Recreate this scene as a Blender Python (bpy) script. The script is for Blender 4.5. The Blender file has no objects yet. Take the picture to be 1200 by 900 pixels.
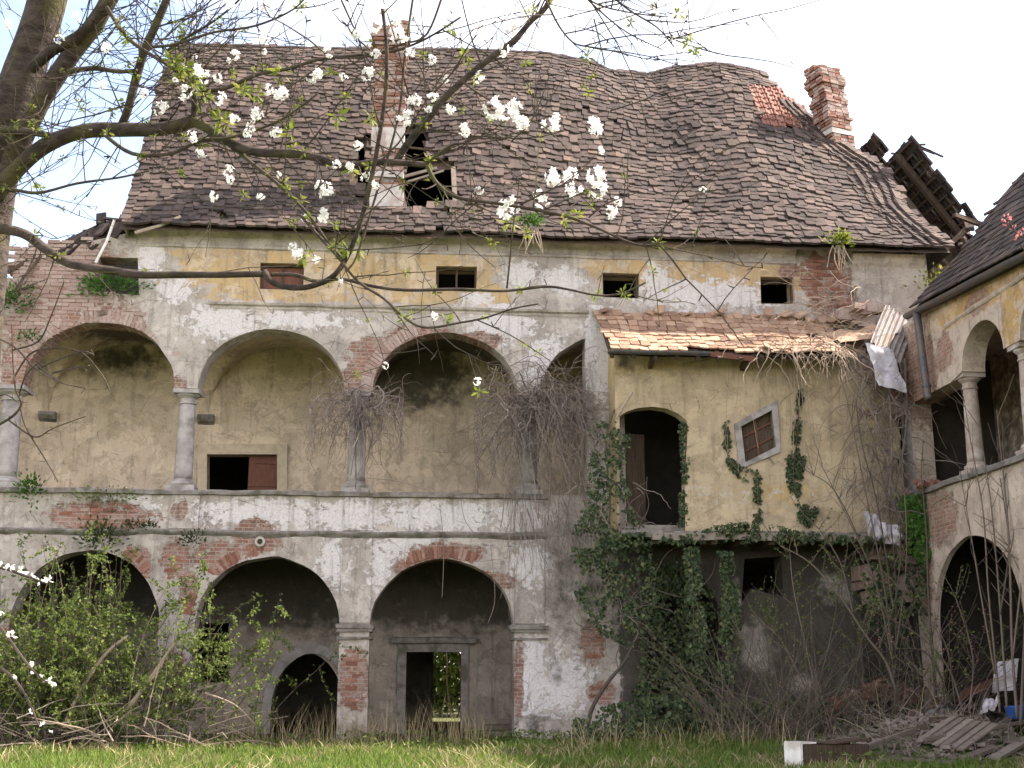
import bpy, bmesh, math, random
import numpy as np
from mathutils import Vector, Matrix, noise
from mathutils.geometry import delaunay_2d_cdt

rng = random.Random(7)
R = math.radians
scene = bpy.context.scene
COL = scene.collection

# ------------------------------------------------------------------ camera, sky, sun, exposure
FPX, CAM_D = 1450.0, 29.0
PITCH, YAW, ROLL = R(13.0), R(4.3), R(0.15)
CAM = Vector((0.0, -CAM_D, 1.6))
FW = Vector((math.sin(YAW) * math.cos(PITCH), math.cos(YAW) * math.cos(PITCH), math.sin(PITCH)))
RT = Vector((math.cos(YAW), -math.sin(YAW), 0.0))
UP = RT.cross(FW)
RT, UP = RT * math.cos(ROLL) + UP * math.sin(ROLL), UP * math.cos(ROLL) - RT * math.sin(ROLL)
cam_data = bpy.data.cameras.new('camera')
cam_data.sensor_width = 36.0
cam_data.lens = FPX / 1200.0 * 36.0
cam_data.clip_start = 0.1
cam_data.clip_end = 3000.0
cam = bpy.data.objects.new('camera', cam_data)
COL.objects.link(cam)
m3 = Matrix((RT, UP, -FW)).transposed()
cam.matrix_world = Matrix.Translation(CAM) @ m3.to_4x4()
scene.camera = cam

CLOUD_AT = (5.0, 2.0, 1.0)
SUN_EL, SUN_AZ = R(46), R(8)          # azimuth from +X (right) towards +Y (behind the house)
world = bpy.data.worlds.new('World')
scene.world = world
world.use_nodes = True
wt = world.node_tree
wt.nodes.clear()
sky = wt.nodes.new('ShaderNodeTexSky')
sky.sky_type = 'NISHITA'
sky.sun_disc = False
sky.sun_elevation = SUN_EL
sky.sun_rotation = R(90) - SUN_AZ
sky.air_density = 1.0
sky.dust_density = 0.7
bg = wt.nodes.new('ShaderNodeBackground')
bg.inputs['Strength'].default_value = 0.09
wo = wt.nodes.new('ShaderNodeOutputWorld')
# broken thin white cloud over a clear blue sky, the same all round
def wn(t, **k):
    q = wt.nodes.new(t)
    for a_, v_ in k.items(): setattr(q, a_, v_)
    return q
lum = wn('ShaderNodeRGBToBW'); wt.links.new(sky.outputs['Color'], lum.inputs[0])
wtc = wn('ShaderNodeTexCoord'); mp = wn('ShaderNodeMapping'); mp.inputs['Location'].default_value = CLOUD_AT; mp.inputs['Scale'].default_value = (1.0, 1.0, 1.7)
wt.links.new(wtc.outputs['Generated'], mp.inputs[0])
cn = wn('ShaderNodeTexNoise'); cn.inputs['Scale'].default_value = 1.9; cn.inputs['Detail'].default_value = 9; cn.inputs['Roughness'].default_value = 0.58; wt.links.new(mp.outputs[0], cn.inputs['Vector'])
cr = wn('ShaderNodeMapRange', interpolation_type='SMOOTHSTEP'); cr.inputs[1].default_value = 0.43; cr.inputs[2].default_value = 0.63; cr.inputs[3].default_value = 0.04; cr.inputs[4].default_value = 1.0
wt.links.new(cn.outputs['Fac'], cr.inputs[0])
cl = wn('ShaderNodeMix', data_type='RGBA', blend_type='MULTIPLY'); cl.inputs[0].default_value = 1.0; cl.inputs[7].default_value = (2.5, 2.5, 2.55, 1); wt.links.new(lum.outputs[0], cl.inputs[6])
hz = wn('ShaderNodeMix', data_type='RGBA'); wt.links.new(cr.outputs[0], hz.inputs[0]); wt.links.new(sky.outputs['Color'], hz.inputs[6]); wt.links.new(cl.outputs[2], hz.inputs[7])
wt.links.new(hz.outputs[2], bg.inputs['Color'])
wt.links.new(bg.outputs['Background'], wo.inputs['Surface'])

sun_d = bpy.data.lights.new('sun', 'SUN')
sun_d.energy = 2.8
sun_d.angle = R(0.5)
sun_d.color = (1.0, 0.95, 0.87)
sun = bpy.data.objects.new('sun', sun_d)
COL.objects.link(sun)
sdir = Vector((math.cos(SUN_EL) * math.cos(SUN_AZ), math.cos(SUN_EL) * math.sin(SUN_AZ), math.sin(SUN_EL)))
sun.rotation_euler = sdir.to_track_quat('Z', 'Y').to_euler()
sun.location = sdir * 60

scene.view_settings.view_transform = 'Standard'
scene.view_settings.look = 'None'
scene.view_settings.gamma = 1.0
scene.view_settings.use_curve_mapping = False
scene.view_settings.exposure = 2.48
scene.view_settings.use_white_balance = True      # the photograph is balanced for the shade
scene.view_settings.white_balance_temperature = 7250
scene.view_settings.white_balance_tint = 19


# ------------------------------------------------------------------ measuring: photo pixel -> place on a known plane
def ray(px, py):
    return FW + RT * ((px - 600) / FPX) + UP * ((450 - py) / FPX)

def aty(px, py, y=0.0):
    d = ray(px, py); return CAM + d * ((y - CAM.y) / d.y)

def atx(px, py, x):
    d = ray(px, py); return CAM + d * ((x - CAM.x) / d.x)

def atz(px, py, z):
    d = ray(px, py); return CAM + d * ((z - CAM.z) / d.z)

def xz(p): return (p.x, p.z)

def atd(px, py, dist):
    return CAM + ray(px, py) * dist


# ------------------------------------------------------------------ materials
def lin(c):
    return tuple(c) + (1.0,) if len(c) == 3 else c

class NT:
    """small wrapper round a node tree"""
    def __init__(s, name, rough=0.9):
        s.m = bpy.data.materials.new(name); s.m.use_nodes = True
        s.t = s.m.node_tree; s.t.nodes.clear()
        s.out = s.n('ShaderNodeOutputMaterial'); s.b = s.n('ShaderNodeBsdfPrincipled')
        s.t.links.new(s.b.outputs[0], s.out.inputs[0])
        s.b.inputs['Roughness'].default_value = rough
        s.b.inputs['Specular IOR Level'].default_value = 0.25
        s._co = None
    def n(s, t): return s.t.nodes.new(t)
    def put(s, v, sock):
        if isinstance(v, bpy.types.NodeSocket): s.t.links.new(v, sock)
        elif isinstance(v, (tuple, list)) and sock.type == 'RGBA': sock.default_value = lin(v)
        else: sock.default_value = v
    def co(s):
        if s._co is None: s._co = s.n('ShaderNodeTexCoord').outputs['Object']
        return s._co
    def scaled(s, v, co=None):
        q = s.n('ShaderNodeVectorMath'); q.operation = 'MULTIPLY'
        s.put(co or s.co(), q.inputs[0]); q.inputs[1].default_value = v
        return q.outputs[0]
    def noise(s, scale, detail=5, rough=0.55, co=None, dist=0.0):
        q = s.n('ShaderNodeTexNoise'); q.inputs['Scale'].default_value = scale
        q.inputs['Detail'].default_value = detail; q.inputs['Roughness'].default_value = rough
        q.inputs['Distortion'].default_value = dist
        s.put(co or s.co(), q.inputs['Vector']); return q.outputs['Fac']
    def voronoi(s, scale, feat='F1', co=None, out='Distance'):
        q = s.n('ShaderNodeTexVoronoi'); q.feature = feat; q.inputs['Scale'].default_value = scale
        s.put(co or s.co(), q.inputs['Vector']); return q.outputs[out]
    def math(s, op, a, b=0.0, clamp=False):
        q = s.n('ShaderNodeMath'); q.operation = op; q.use_clamp = clamp
        s.put(a, q.inputs[0]); s.put(b, q.inputs[1]); return q.outputs[0]
    def mix(s, f, a, b, mode='MIX'):
        q = s.n('ShaderNodeMix'); q.data_type = 'RGBA'; q.blend_type = mode
        s.put(f, q.inputs[0]); s.put(a, q.inputs[6]); s.put(b, q.inputs[7]); return q.outputs[2]
    def step(s, v, a, b, lo=0.0, hi=1.0):
        q = s.n('ShaderNodeMapRange'); q.interpolation_type = 'SMOOTHSTEP'
        s.put(v, q.inputs[0]); q.inputs[1].default_value = a; q.inputs[2].default_value = b
        q.inputs[3].default_value = lo; q.inputs[4].default_value = hi; return q.outputs[0]
    def ramp(s, v, stops, const=False):
        q = s.n('ShaderNodeValToRGB'); e = q.color_ramp.elements
        if const: q.color_ramp.interpolation = 'CONSTANT'
        while len(e) < len(stops): e.new(0.5)
        for el, (p, c) in zip(e, stops): el.position = p; el.color = lin(c)
        s.put(v, q.inputs[0]); return q.outputs[0]
    def attr(s, name, out='Fac'):
        q = s.n('ShaderNodeAttribute'); q.attribute_name = name; return q.outputs[out]
    def objrand(s): return s.n('ShaderNodeObjectInfo').outputs['Random']
    def bump(s, h, strength=0.5, dist=0.02):
        q = s.n('ShaderNodeBump'); q.inputs['Strength'].default_value = strength; q.inputs['Distance'].default_value = dist
        s.put(h, q.inputs['Height']); s.t.links.new(q.outputs[0], s.b.inputs['Normal'])
    def col(s, v): s.put(v, s.b.inputs['Base Color']); return s
    def piece_rnd(s):
        """a random number per piece: stored per piece in joined meshes, per object for single pieces"""
        return s.math('FRACT', s.math('ADD', s.attr('rnd'), s.objrand()))

def plaster(name, greyA, greyB, yelA, yelB, white, brickA, brickB, dark=(0.045, 0.04, 0.032), streak=0.35, bump=0.55):
    s = NT(name, 0.92)
    f = s.n('ShaderNodeVertexColor'); f.layer_name = 'fields'
    sp = s.n('ShaderNodeSeparateColor'); s.put(f.outputs['Color'], sp.inputs[0])
    yel, brk, wht, drk = sp.outputs[0], sp.outputs[1], sp.outputs[2], f.outputs['Alpha']
    n1 = s.noise(0.9, 8, 0.6); n2 = s.noise(3.1, 12, 0.68); n3 = s.noise(22, 6, 0.7)
    n4 = s.noise(5.3, 12, 0.72, co=s.scaled((1, 1, 1.15)), dist=0.6)
    n5 = s.noise(1.7, 10, 0.7, dist=0.4)
    col = s.mix(s.step(n1, 0.35, 0.65), greyA, greyB)
    col = s.mix(s.step(n5, 0.5, 0.62, 0, 0.45), col, tuple(c * 0.62 for c in greyA))
    y = s.mix(s.step(n1, 0.38, 0.62), yelA, yelB)
    y = s.mix(s.step(n4, 0.5, 0.66, 0, 0.55), y, greyB)
    ym = s.step(s.math('ADD', yel, s.math('MULTIPLY', s.math('SUBTRACT', n2, 0.5), 1.1)), 0.44, 0.56)
    col = s.mix(ym, col, y)
    wm = s.step(s.math('ADD', wht, s.math('MULTIPLY', s.math('SUBTRACT', n4, 0.5), 2.0)), 0.47, 0.53)
    col = s.mix(wm, col, s.mix(s.step(n3, 0.3, 0.7), white, tuple(c * 0.82 for c in white)))
    bm = s.step(s.math('ADD', brk, s.math('MULTIPLY', s.math('SUBTRACT', n2, 0.5), 0.9)), 0.45, 0.53)
    bm = s.math('MULTIPLY', bm, s.step(s.math('ADD', s.noise(6.5, 12, 0.75, dist=0.5), s.math('MULTIPLY', s.math('SUBTRACT', brk, 0.5), 0.35)), 0.42, 0.50))
    sx = s.n('ShaderNodeSeparateXYZ'); s.put(s.co(), sx.inputs[0]); cx = s.n('ShaderNodeCombineXYZ')
    s.put(s.math('ADD', sx.outputs[0], sx.outputs[1]), cx.inputs[0]); s.put(sx.outputs[2], cx.inputs[1])
    bt = s.n('ShaderNodeTexBrick'); s.put(cx.outputs[0], bt.inputs['Vector']); bt.inputs['Scale'].default_value = 1.0
    bt.inputs['Brick Width'].default_value = 0.29; bt.inputs['Row Height'].default_value = 0.092; bt.inputs['Mortar Size'].default_value = 0.012; bt.inputs['Mortar Smooth'].default_value = 0.4
    s.put(brickA, bt.inputs['Color1']); s.put(tuple(c * 1.5 for c in brickA), bt.inputs['Color2']); s.put(brickB, bt.inputs['Mortar'])
    bcol = s.mix(s.step(n4, 0.46, 0.6, 0, 0.75), bt.outputs['Color'], s.mix(s.step(n3, 0.3, 0.7), brickB, greyB))
    col = s.mix(bm, col, bcol)
    pa = s.noise(1.25, 14, 0.72, dist=0.25); pb = s.noise(2.6, 14, 0.74, co=s.scaled((1, 1, 1.2)), dist=0.35)
    keep = s.math('SUBTRACT', 1.0, s.math('MAXIMUM', bm, wm))
    pam = s.math('MULTIPLY', s.step(pa, 0.515, 0.528, 0, 0.55), keep); pbm = s.math('MULTIPLY', s.step(pb, 0.545, 0.556, 0, 0.5), keep)
    col = s.mix(pam, col, s.mix(0.5, col, tuple(min(1, c * 1.5) for c in greyA))); col = s.mix(pbm, col, s.mix(0.45, col, tuple(c * 0.42 for c in greyB)))
    col = s.mix(s.step(s.noise(15, 6, 0.65), 0.655, 0.68, 0, 0.5), col, white)
    st = s.noise(3.0, 6, 0.6, co=s.scaled((2.4, 2.4, 0.22)))
    col = s.mix(s.step(st, 0.52, 0.72, 0, streak), col, dark)
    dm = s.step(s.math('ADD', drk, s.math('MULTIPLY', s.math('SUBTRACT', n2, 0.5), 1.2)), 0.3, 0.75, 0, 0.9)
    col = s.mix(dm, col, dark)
    col = s.mix(s.step(n3, 0.2, 0.8, 0, 0.35), col, s.mix(0.5, col, (0.05, 0.045, 0.04)))
    # fine cracks
    ck = s.voronoi(1.3, 'DISTANCE_TO_EDGE', co=s.mix(0.12, s.co(), s.n('ShaderNodeTexNoise').outputs['Color']))
    cm = s.math('MULTIPLY', s.step(ck, 0.0, 0.012, 1, 0), s.step(n5, 0.45, 0.6))
    col = s.mix(s.math('MULTIPLY', cm, 0.6), col, dark)
    s.col(col)
    h = s.math('ADD', s.math('MULTIPLY', n2, 0.9), s.math('MULTIPLY', n3, 0.35))
    h = s.math('ADD', h, s.math('MULTIPLY', wm, 0.35)); h = s.math('ADD', h, s.math('MULTIPLY', pam, 0.5)); h = s.math('SUBTRACT', h, s.math('MULTIPLY', pbm, 0.5)); h = s.math('SUBTRACT', h, s.math('MULTIPLY', s.math('MULTIPLY', bt.outputs['Fac'], bm), 0.5)); h = s.math('SUBTRACT', h, s.math('MULTIPLY', bm, 0.7))
    s.bump(h, bump, 0.05)
    return s.m

def simple(name, a, b, scale=6.0, rough=0.85, bump=0.3, dist=0.02, detail=8, stretch=None, c=None, spec=0.25):
    s = NT(name, rough)
    co = s.scaled(stretch) if stretch else s.co()
    n = s.noise(scale, detail, 0.65, co=co)
    col = s.mix(s.step(n, 0.35, 0.65), a, b)
    if c: col = s.mix(s.step(s.noise(scale * 0.37, 6, 0.6), 0.5, 0.62, 0, 0.8), col, c)
    s.col(col); s.b.inputs['Specular IOR Level'].default_value = spec
    if bump: s.bump(n, bump, dist)
    return s.m

def piecemat(name, stops, rough=0.9, grain=18, bump=0.4, lichen=None, moss=None, wr=.75, wb=.28):
    s = NT(name, rough)
    r = s.piece_rnd()
    g = s.n('ShaderNodeNewGeometry').outputs['Position']
    n = s.noise(grain, 6, 0.7, co=g); big = s.noise(0.55, 5, 0.6, co=g); mid = s.noise(4, 8, 0.7, co=g)
    v = s.math('ADD', s.math('MULTIPLY', r, wr), s.math('MULTIPLY', big, wb), True)
    col = s.ramp(v, stops)
    col = s.mix(s.step(n, 0.3, 0.75, 0, 0.55), col, s.mix(0.62, col, (0.03, 0.025, 0.022)))
    if lichen: col = s.mix(s.step(mid, 0.54, 0.68, 0, 0.75), col, lichen)
    if moss: col = s.mix(s.step(s.noise(1.3, 8, 0.7, co=g), 0.58, 0.7, 0, 0.8), col, moss)
    s.col(col); s.bump(n, bump, 0.02)
    return s.m

def leafmat(name, stops, trans=0.35, rough=0.6):
    s = NT(name, rough)
    r = s.piece_rnd()
    c = s.ramp(r, stops); s.col(c)
    tr = s.n('ShaderNodeBsdfTranslucent'); s.put(c, tr.inputs[0])
    mx = s.n('ShaderNodeMixShader'); mx.inputs[0].default_value = trans
    s.t.links.new(s.b.outputs[0], mx.inputs[1]); s.t.links.new(tr.outputs[0], mx.inputs[2])
    s.t.links.new(mx.outputs[0], s.out.inputs[0])
    return s.m

M = {}
M['facade'] = plaster('facade_plaster', (0.46, 0.415, 0.37), (0.34, 0.30, 0.265), (0.50, 0.35, 0.175), (0.45, 0.335, 0.20),
                      (0.64, 0.61, 0.60), (0.19, 0.095, 0.07), (0.36, 0.28, 0.235))
M['loggia'] = plaster('loggia_plaster', (0.61, 0.50, 0.375), (0.49, 0.40, 0.295), (0.58, 0.455, 0.28), (0.53, 0.425, 0.265),
                      (0.5, 0.47, 0.42), (0.25, 0.14, 0.1), (0.3, 0.2, 0.15), streak=0.3)
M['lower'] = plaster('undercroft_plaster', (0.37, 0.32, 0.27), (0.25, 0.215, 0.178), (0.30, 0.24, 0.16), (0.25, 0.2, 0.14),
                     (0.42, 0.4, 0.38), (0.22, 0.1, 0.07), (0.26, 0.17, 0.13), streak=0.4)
M['annex'] = plaster('annex_plaster', (0.50, 0.40, 0.265), (0.42, 0.335, 0.22), (0.52, 0.38, 0.19), (0.46, 0.345, 0.19),
                     (0.56, 0.50, 0.40), (0.25, 0.14, 0.1), (0.3, 0.2, 0.15), streak=0.28, bump=0.4)
M['wing'] = plaster('wing_plaster', (0.53, 0.44, 0.36), (0.42, 0.34, 0.27), (0.50, 0.32, 0.13), (0.42, 0.28, 0.14),
                    (0.62, 0.57, 0.53), (0.23, 0.12, 0.085), (0.38, 0.29, 0.24), streak=0.35)
M['stone'] = simple('grey_stone', (0.36, 0.335, 0.32), (0.25, 0.235, 0.225), 5, 0.85, 0.3, c=(0.17, 0.155, 0.14))
M['sandstone'] = simple('worn_sandstone', (0.50, 0.42, 0.31), (0.40, 0.33, 0.24), 5, 0.9, 0.3)
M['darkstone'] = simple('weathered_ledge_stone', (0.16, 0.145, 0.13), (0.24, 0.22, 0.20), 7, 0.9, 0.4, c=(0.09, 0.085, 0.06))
M['wing_stone'] = simple('wing_column_stone', (0.37, 0.31, 0.265), (0.27, 0.215, 0.18), 6, 0.85, 0.35, c=(0.45, 0.42, 0.38))
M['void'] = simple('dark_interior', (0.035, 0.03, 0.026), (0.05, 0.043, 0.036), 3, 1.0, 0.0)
M['brick'] = piecemat('old_brick', [(0.0, (0.13, 0.06, 0.045)), (0.4, (0.23, 0.10, 0.07)), (0.75, (0.31, 0.155, 0.11)), (1.0, (0.36, 0.27, 0.225))], lichen=(0.38, 0.33, 0.30))
M['pale_brick'] = piecemat('washed_pink_brick', [(0.0, (0.26, 0.165, 0.135)), (0.5, (0.37, 0.265, 0.23)), (1.0, (0.43, 0.34, 0.30))], lichen=(0.40, 0.35, 0.32))
M['tile'] = piecemat('old_roof_tile', [(0.0, (0.019, 0.015, 0.0135)), (0.35, (0.038, 0.029, 0.026)), (0.62, (0.072, 0.052, 0.044)), (0.80, (0.125, 0.092, 0.076)), (0.92, (0.18, 0.098, 0.062)), (1.0, (0.24, 0.115, 0.07))], lichen=(0.095, 0.082, 0.07), grain=14, moss=(0.045, 0.042, 0.03), wr=.52, wb=.52)
M['pale_tile'] = piecemat('orange_buff_tile', [(0.0, (0.17, 0.095, 0.065)), (0.3, (0.32, 0.195, 0.13)), (0.7, (0.44, 0.29, 0.195)), (1.0, (0.50, 0.345, 0.24))], lichen=(0.30, 0.25, 0.21))
M['red_tile'] = piecemat('newer_red_tile', [(0.0, (0.17, 0.075, 0.055)), (0.5, (0.25, 0.115, 0.085)), (1.0, (0.31, 0.175, 0.14))], lichen=(0.22, 0.14, 0.115))
M['wood'] = piecemat('weathered_grey_wood', [(0.0, (0.10, 0.08, 0.062)), (0.5, (0.20, 0.165, 0.135)), (1.0, (0.31, 0.265, 0.225))], grain=9)
M['dark_wood'] = simple('old_brown_wood', (0.05, 0.035, 0.025), (0.10, 0.07, 0.05), 4, 0.85, 0.4, stretch=(8, 8, 0.6))
M['red_door'] = simple('red_brown_door_paint', (0.16, 0.065, 0.04), (0.11, 0.045, 0.03), 6, 0.7, 0.2, stretch=(6, 6, 0.5))
M['metal'] = simple('dull_gutter_metal', (0.045, 0.045, 0.05), (0.085, 0.08, 0.08), 9, 0.5, 0.15, spec=0.5, c=(0.10, 0.07, 0.05))
M['bark'] = simple('mossy_cherry_bark', (0.028, 0.021, 0.018), (0.075, 0.058, 0.048), 8, 0.9, 0.9, 0.03, stretch=(1, 1, 2.4), c=(0.075, 0.07, 0.028))
M['twig'] = simple('dark_twig_bark', (0.035, 0.026, 0.022), (0.07, 0.055, 0.042), 12, 0.9, 0.0, c=(0.065, 0.065, 0.025))
M['dry_twig'] = piecemat('dry_vine_bark', [(0.0, (0.12, 0.092, 0.082)), (0.5, (0.21, 0.17, 0.15)), (1.0, (0.33, 0.275, 0.235))], bump=0.0)
M['pale_twig'] = piecemat('bleached_twig', [(0.0, (0.26, 0.20, 0.15)), (1.0, (0.46, 0.38, 0.29))], bump=0.0)
M['stem'] = piecemat('sapling_bark', [(0.0, (0.06, 0.048, 0.038)), (0.6, (0.125, 0.10, 0.078)), (1.0, (0.19, 0.145, 0.11))], bump=0.0)
M['petal'] = leafmat('white_blossom_petal', [(0.0, (0.74, 0.74, 0.70)), (1.0, (0.84, 0.84, 0.82))], 0.4)
M['spring_leaf'] = leafmat('young_yellow_green_leaf', [(0.0, (0.11, 0.155, 0.02)), (0.6, (0.19, 0.24, 0.04)), (1.0, (0.28, 0.27, 0.07))], 0.45)
M['shrub_leaf'] = leafmat('shrub_leaf', [(0.0, (0.055, 0.10, 0.02)), (0.5, (0.125, 0.185, 0.04)), (1.0, (0.22, 0.26, 0.075))], 0.5)
M['ivy_leaf'] = leafmat('dark_ivy_leaf', [(0.0, (0.018, 0.032, 0.013)), (0.5, (0.038, 0.062, 0.023)), (0.85, (0.07, 0.098, 0.035)), (1.0, (0.13, 0.14, 0.055))], 0.15, 0.4)
M['fern_leaf'] = leafmat('bright_fern_leaf', [(0.0, (0.03, 0.09, 0.015)), (1.0, (0.08, 0.19, 0.035))], 0.35)
M['pink_bud'] = leafmat('pink_bud', [(0.0, (0.45, 0.12, 0.13)), (1.0, (0.6, 0.25, 0.25))], 0.3)
M['grass'] = leafmat('grass_blade', [(0.0, (0.06, 0.12, 0.018)), (0.6, (0.125, 0.205, 0.035)), (1.0, (0.22, 0.25, 0.075))], 0.45)
M['straw'] = leafmat('dry_straw', [(0.0, (0.22, 0.17, 0.09)), (1.0, (0.42, 0.34, 0.20))], 0.2)
M['white_paint'] = simple('chipped_white_paint', (0.72, 0.71, 0.68), (0.60, 0.58, 0.54), 5, 0.6, 0.2, c=(0.42, 0.38, 0.32))
M['white_sheet'] = simple('crumpled_white_plastic', (0.52, 0.50, 0.54), (0.40, 0.38, 0.42), 6, 0.5, 0.4, 0.05, c=(0.30, 0.27, 0.25))
M['blue'] = simple('blue_plastic', (0.03, 0.10, 0.36), (0.045, 0.13, 0.42), 4, 0.4, 0.1)
M['rubber'] = simple('black_rubber', (0.022, 0.02, 0.02), (0.04, 0.037, 0.035), 8, 0.7, 0.2)
M['iron'] = simple('galvanised_iron', (0.30, 0.28, 0.265), (0.20, 0.18, 0.165), 5, 0.6, 0.2, c=(0.24, 0.17, 0.12))
M['dome'] = simple('grey_concrete', (0.15, 0.145, 0.135), (0.10, 0.095, 0.085), 6, 0.9, 0.3)

s = NT('meadow_ground', 1.0)
n1 = s.noise(0.5, 8, 0.6); n2 = s.noise(7, 8, 0.7)
c = s.mix(s.step(n1, 0.4, 0.6), (0.055, 0.085, 0.022), (0.105, 0.115, 0.045))
c = s.mix(s.step(n2, 0.5, 0.7, 0, 0.7), c, (0.16, 0.13, 0.075))
s.col(c); s.bump(n2, 0.8, 0.05); M['ground'] = s.m
M['soil'] = simple('leaf_litter_soil', (0.055, 0.042, 0.03), (0.11, 0.085, 0.06), 6, 1.0, 0.8, 0.05)


# ------------------------------------------------------------------ mesh helpers
def tag(o, label=None, cat=None, group=None, kind=None):
    if label: o['label'] = label
    if cat: o['category'] = cat
    if group: o['group'] = group
    if kind: o['kind'] = kind
    return o

def thing(name, label, cat, loc=(0, 0, 0), group=None):
    o = bpy.data.objects.new(name, None); o.empty_display_size = 0.2
    COL.objects.link(o); o.location = loc
    return tag(o, label, cat, group)

def link(name, me, parent=None, mat=None, loc=None):
    o = bpy.data.objects.new(name, me); COL.objects.link(o)
    if mat is not None and not me.materials: me.materials.append(mat)
    if parent is not None:
        o.parent = parent
        w = parent_world(parent)
        o.matrix_parent_inverse = Matrix.Identity(4)
        o.matrix_basis = Matrix.Translation(-w)
    if loc is not None: o.location = Vector(loc) - (parent_world(parent) if parent else Vector())
    return o

def parent_world(p):
    v = Vector()
    while p is not None:
        v += p.location; p = p.parent
    return v

class MB:
    def __init__(s): s.v, s.f, s.r = [], [], []
    def add(s, vs, fs, r=None):
        o = len(s.v); s.v.extend([tuple(p) for p in vs])
        s.f.extend([tuple(i + o for i in f) for f in fs])
        s.r.extend([rng.random() if r is None else r] * len(vs)); return s
    def box(s, c, size, rot=None, r=None, jit=0.0):
        hx, hy, hz = size[0] / 2, size[1] / 2, size[2] / 2
        vs = []
        for x, y, z in ((-1, -1, -1), (1, -1, -1), (1, 1, -1), (-1, 1, -1), (-1, -1, 1), (1, -1, 1), (1, 1, 1), (-1, 1, 1)):
            p = Vector((x * hx, y * hy, z * hz))
            if jit: p += Vector((rng.uniform(-jit, jit), rng.uniform(-jit, jit), rng.uniform(-jit, jit)))
            if rot is not None: p = rot @ p
            vs.append(p + Vector(c))
        return s.add(vs, [(0, 3, 2, 1), (4, 5, 6, 7), (0, 1, 5, 4), (1, 2, 6, 5), (2, 3, 7, 6), (3, 0, 4, 7)], r)
    def beam(s, a, b, w, h, up=(0, 0, 1), r=None, jit=0.0):
        a, b = Vector(a), Vector(b); d = (b - a); L = d.length; d.normalize()
        sd = d.cross(Vector(up)).normalized(); u = sd.cross(d)
        return s.box((a + b) / 2, (L, w, h), Matrix((d, sd, u)).transposed(), r, jit)
    def tube(s, pts, rad, n=6, cap=True, r=None):
        pts = [Vector(p) for p in pts]
        if len(pts) < 2: return s
        if not isinstance(rad, (list, tuple)): rad = [rad] * len(pts)
        vs, fs = [], []
        t = (pts[1] - pts[0]).normalized()
        nrm = t.orthogonal().normalized()
        for i, p in enumerate(pts):
            a = pts[max(i - 1, 0)]; b = pts[min(i + 1, len(pts) - 1)]
            t = (b - a)
            if t.length < 1e-9: t = Vector((0, 0, 1))
            t.normalize()
            nrm = (nrm - t * nrm.dot(t))
            if nrm.length < 1e-6: nrm = t.orthogonal()
            nrm.normalize(); bn = t.cross(nrm)
            for k in range(n):
                an = 2 * math.pi * k / n
                vs.append(p + (nrm * math.cos(an) + bn * math.sin(an)) * rad[i])
        for i in range(len(pts) - 1):
            for k in range(n):
                k2 = (k + 1) % n
                fs.append((i * n + k, i * n + k2, (i + 1) * n + k2, (i + 1) * n + k))
        if cap and n > 2:
            fs.append(tuple(range(n - 1, -1, -1))); fs.append(tuple((len(pts) - 1) * n + k for k in range(n)))
        return s.add(vs, fs, r)
    def lathe(s, c, prof, n=20, r=None):
        c = Vector(c); vs, fs = [], []
        for (rr, z) in prof:
            for k in range(n):
                a = 2 * math.pi * k / n
                vs.append(c + Vector((rr * math.cos(a), rr * math.sin(a), z)))
        for i in range(len(prof) - 1):
            for k in range(n):
                k2 = (k + 1) % n; fs.append((i * n + k, i * n + k2, (i + 1) * n + k2, (i + 1) * n + k))
        fs.append(tuple(range(n - 1, -1, -1))); fs.append(tuple((len(prof) - 1) * n + k for k in range(n)))
        return s.add(vs, fs, r)
    def sweepx(s, prof, x0, x1, seg=1, jit=0.0, fn=None, r=None):
        """profile (y,z) swept along x"""
        n = len(prof); vs, fs = [], []
        for i in range(seg + 1):
            x = x0 + (x1 - x0) * i / seg
            jy = jit * noise.noise((x * 1.7, prof[0][1], 3.3)); jz = jit * noise.noise((x * 1.3, prof[0][1], 9.1))
            for (y, z) in prof:
                ch = jit * 0.8 * noise.noise((x * 5.1, y * 7, z * 7))
                vs.append((x, y + jy + ch, z + jz + ch * 0.6))
        for i in range(seg):
            for k in range(n):
                k2 = (k + 1) % n; fs.append((i * n + k, i * n + k2, (i + 1) * n + k2, (i + 1) * n + k))
        fs.append(tuple(range(n - 1, -1, -1))); fs.append(tuple(seg * n + k for k in range(n)))
        return s.add(vs, fs, r)
    def leaf(s, p, d, u, L, w, r=None):
        """a folded leaf of two quads"""
        d = Vector(d); u = Vector(u); p = Vector(p)
        sd = d.cross(u)
        if sd.length < 1e-6: sd = d.orthogonal()
        sd.normalize(); nn = sd.cross(d).normalized()
        mid = p + d * (L * 0.5)
        vs = [p, mid + sd * w * 0.5 + nn * w * 0.18, p + d * L, mid - sd * w * 0.5 + nn * w * 0.18]
        return s.add(vs, [(0, 1, 2), (0, 2, 3)], r)
    def mesh(s, name, mat=None, smooth=False):
        me = bpy.data.meshes.new(name)
        me.from_pydata(s.v, [], s.f)
        a = me.attributes.new('rnd', 'FLOAT', 'POINT')
        a.data.foreach_set('value', s.r)
        if smooth:
            me.polygons.foreach_set('use_smooth', [True] * len(me.polygons))
        if mat is not None: me.materials.append(mat)
        return me
    def build(s, name, mat=None, parent=None, smooth=False, kind=None):
        o = link(name, s.mesh(name, mat, smooth), parent)
        if kind: o['kind'] = kind
        return o

def rv():
    while True:
        v = Vector((rng.uniform(-1, 1), rng.uniform(-1, 1), rng.uniform(-1, 1)))
        if 0.05 < v.length < 1: return v.normalized()

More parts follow.
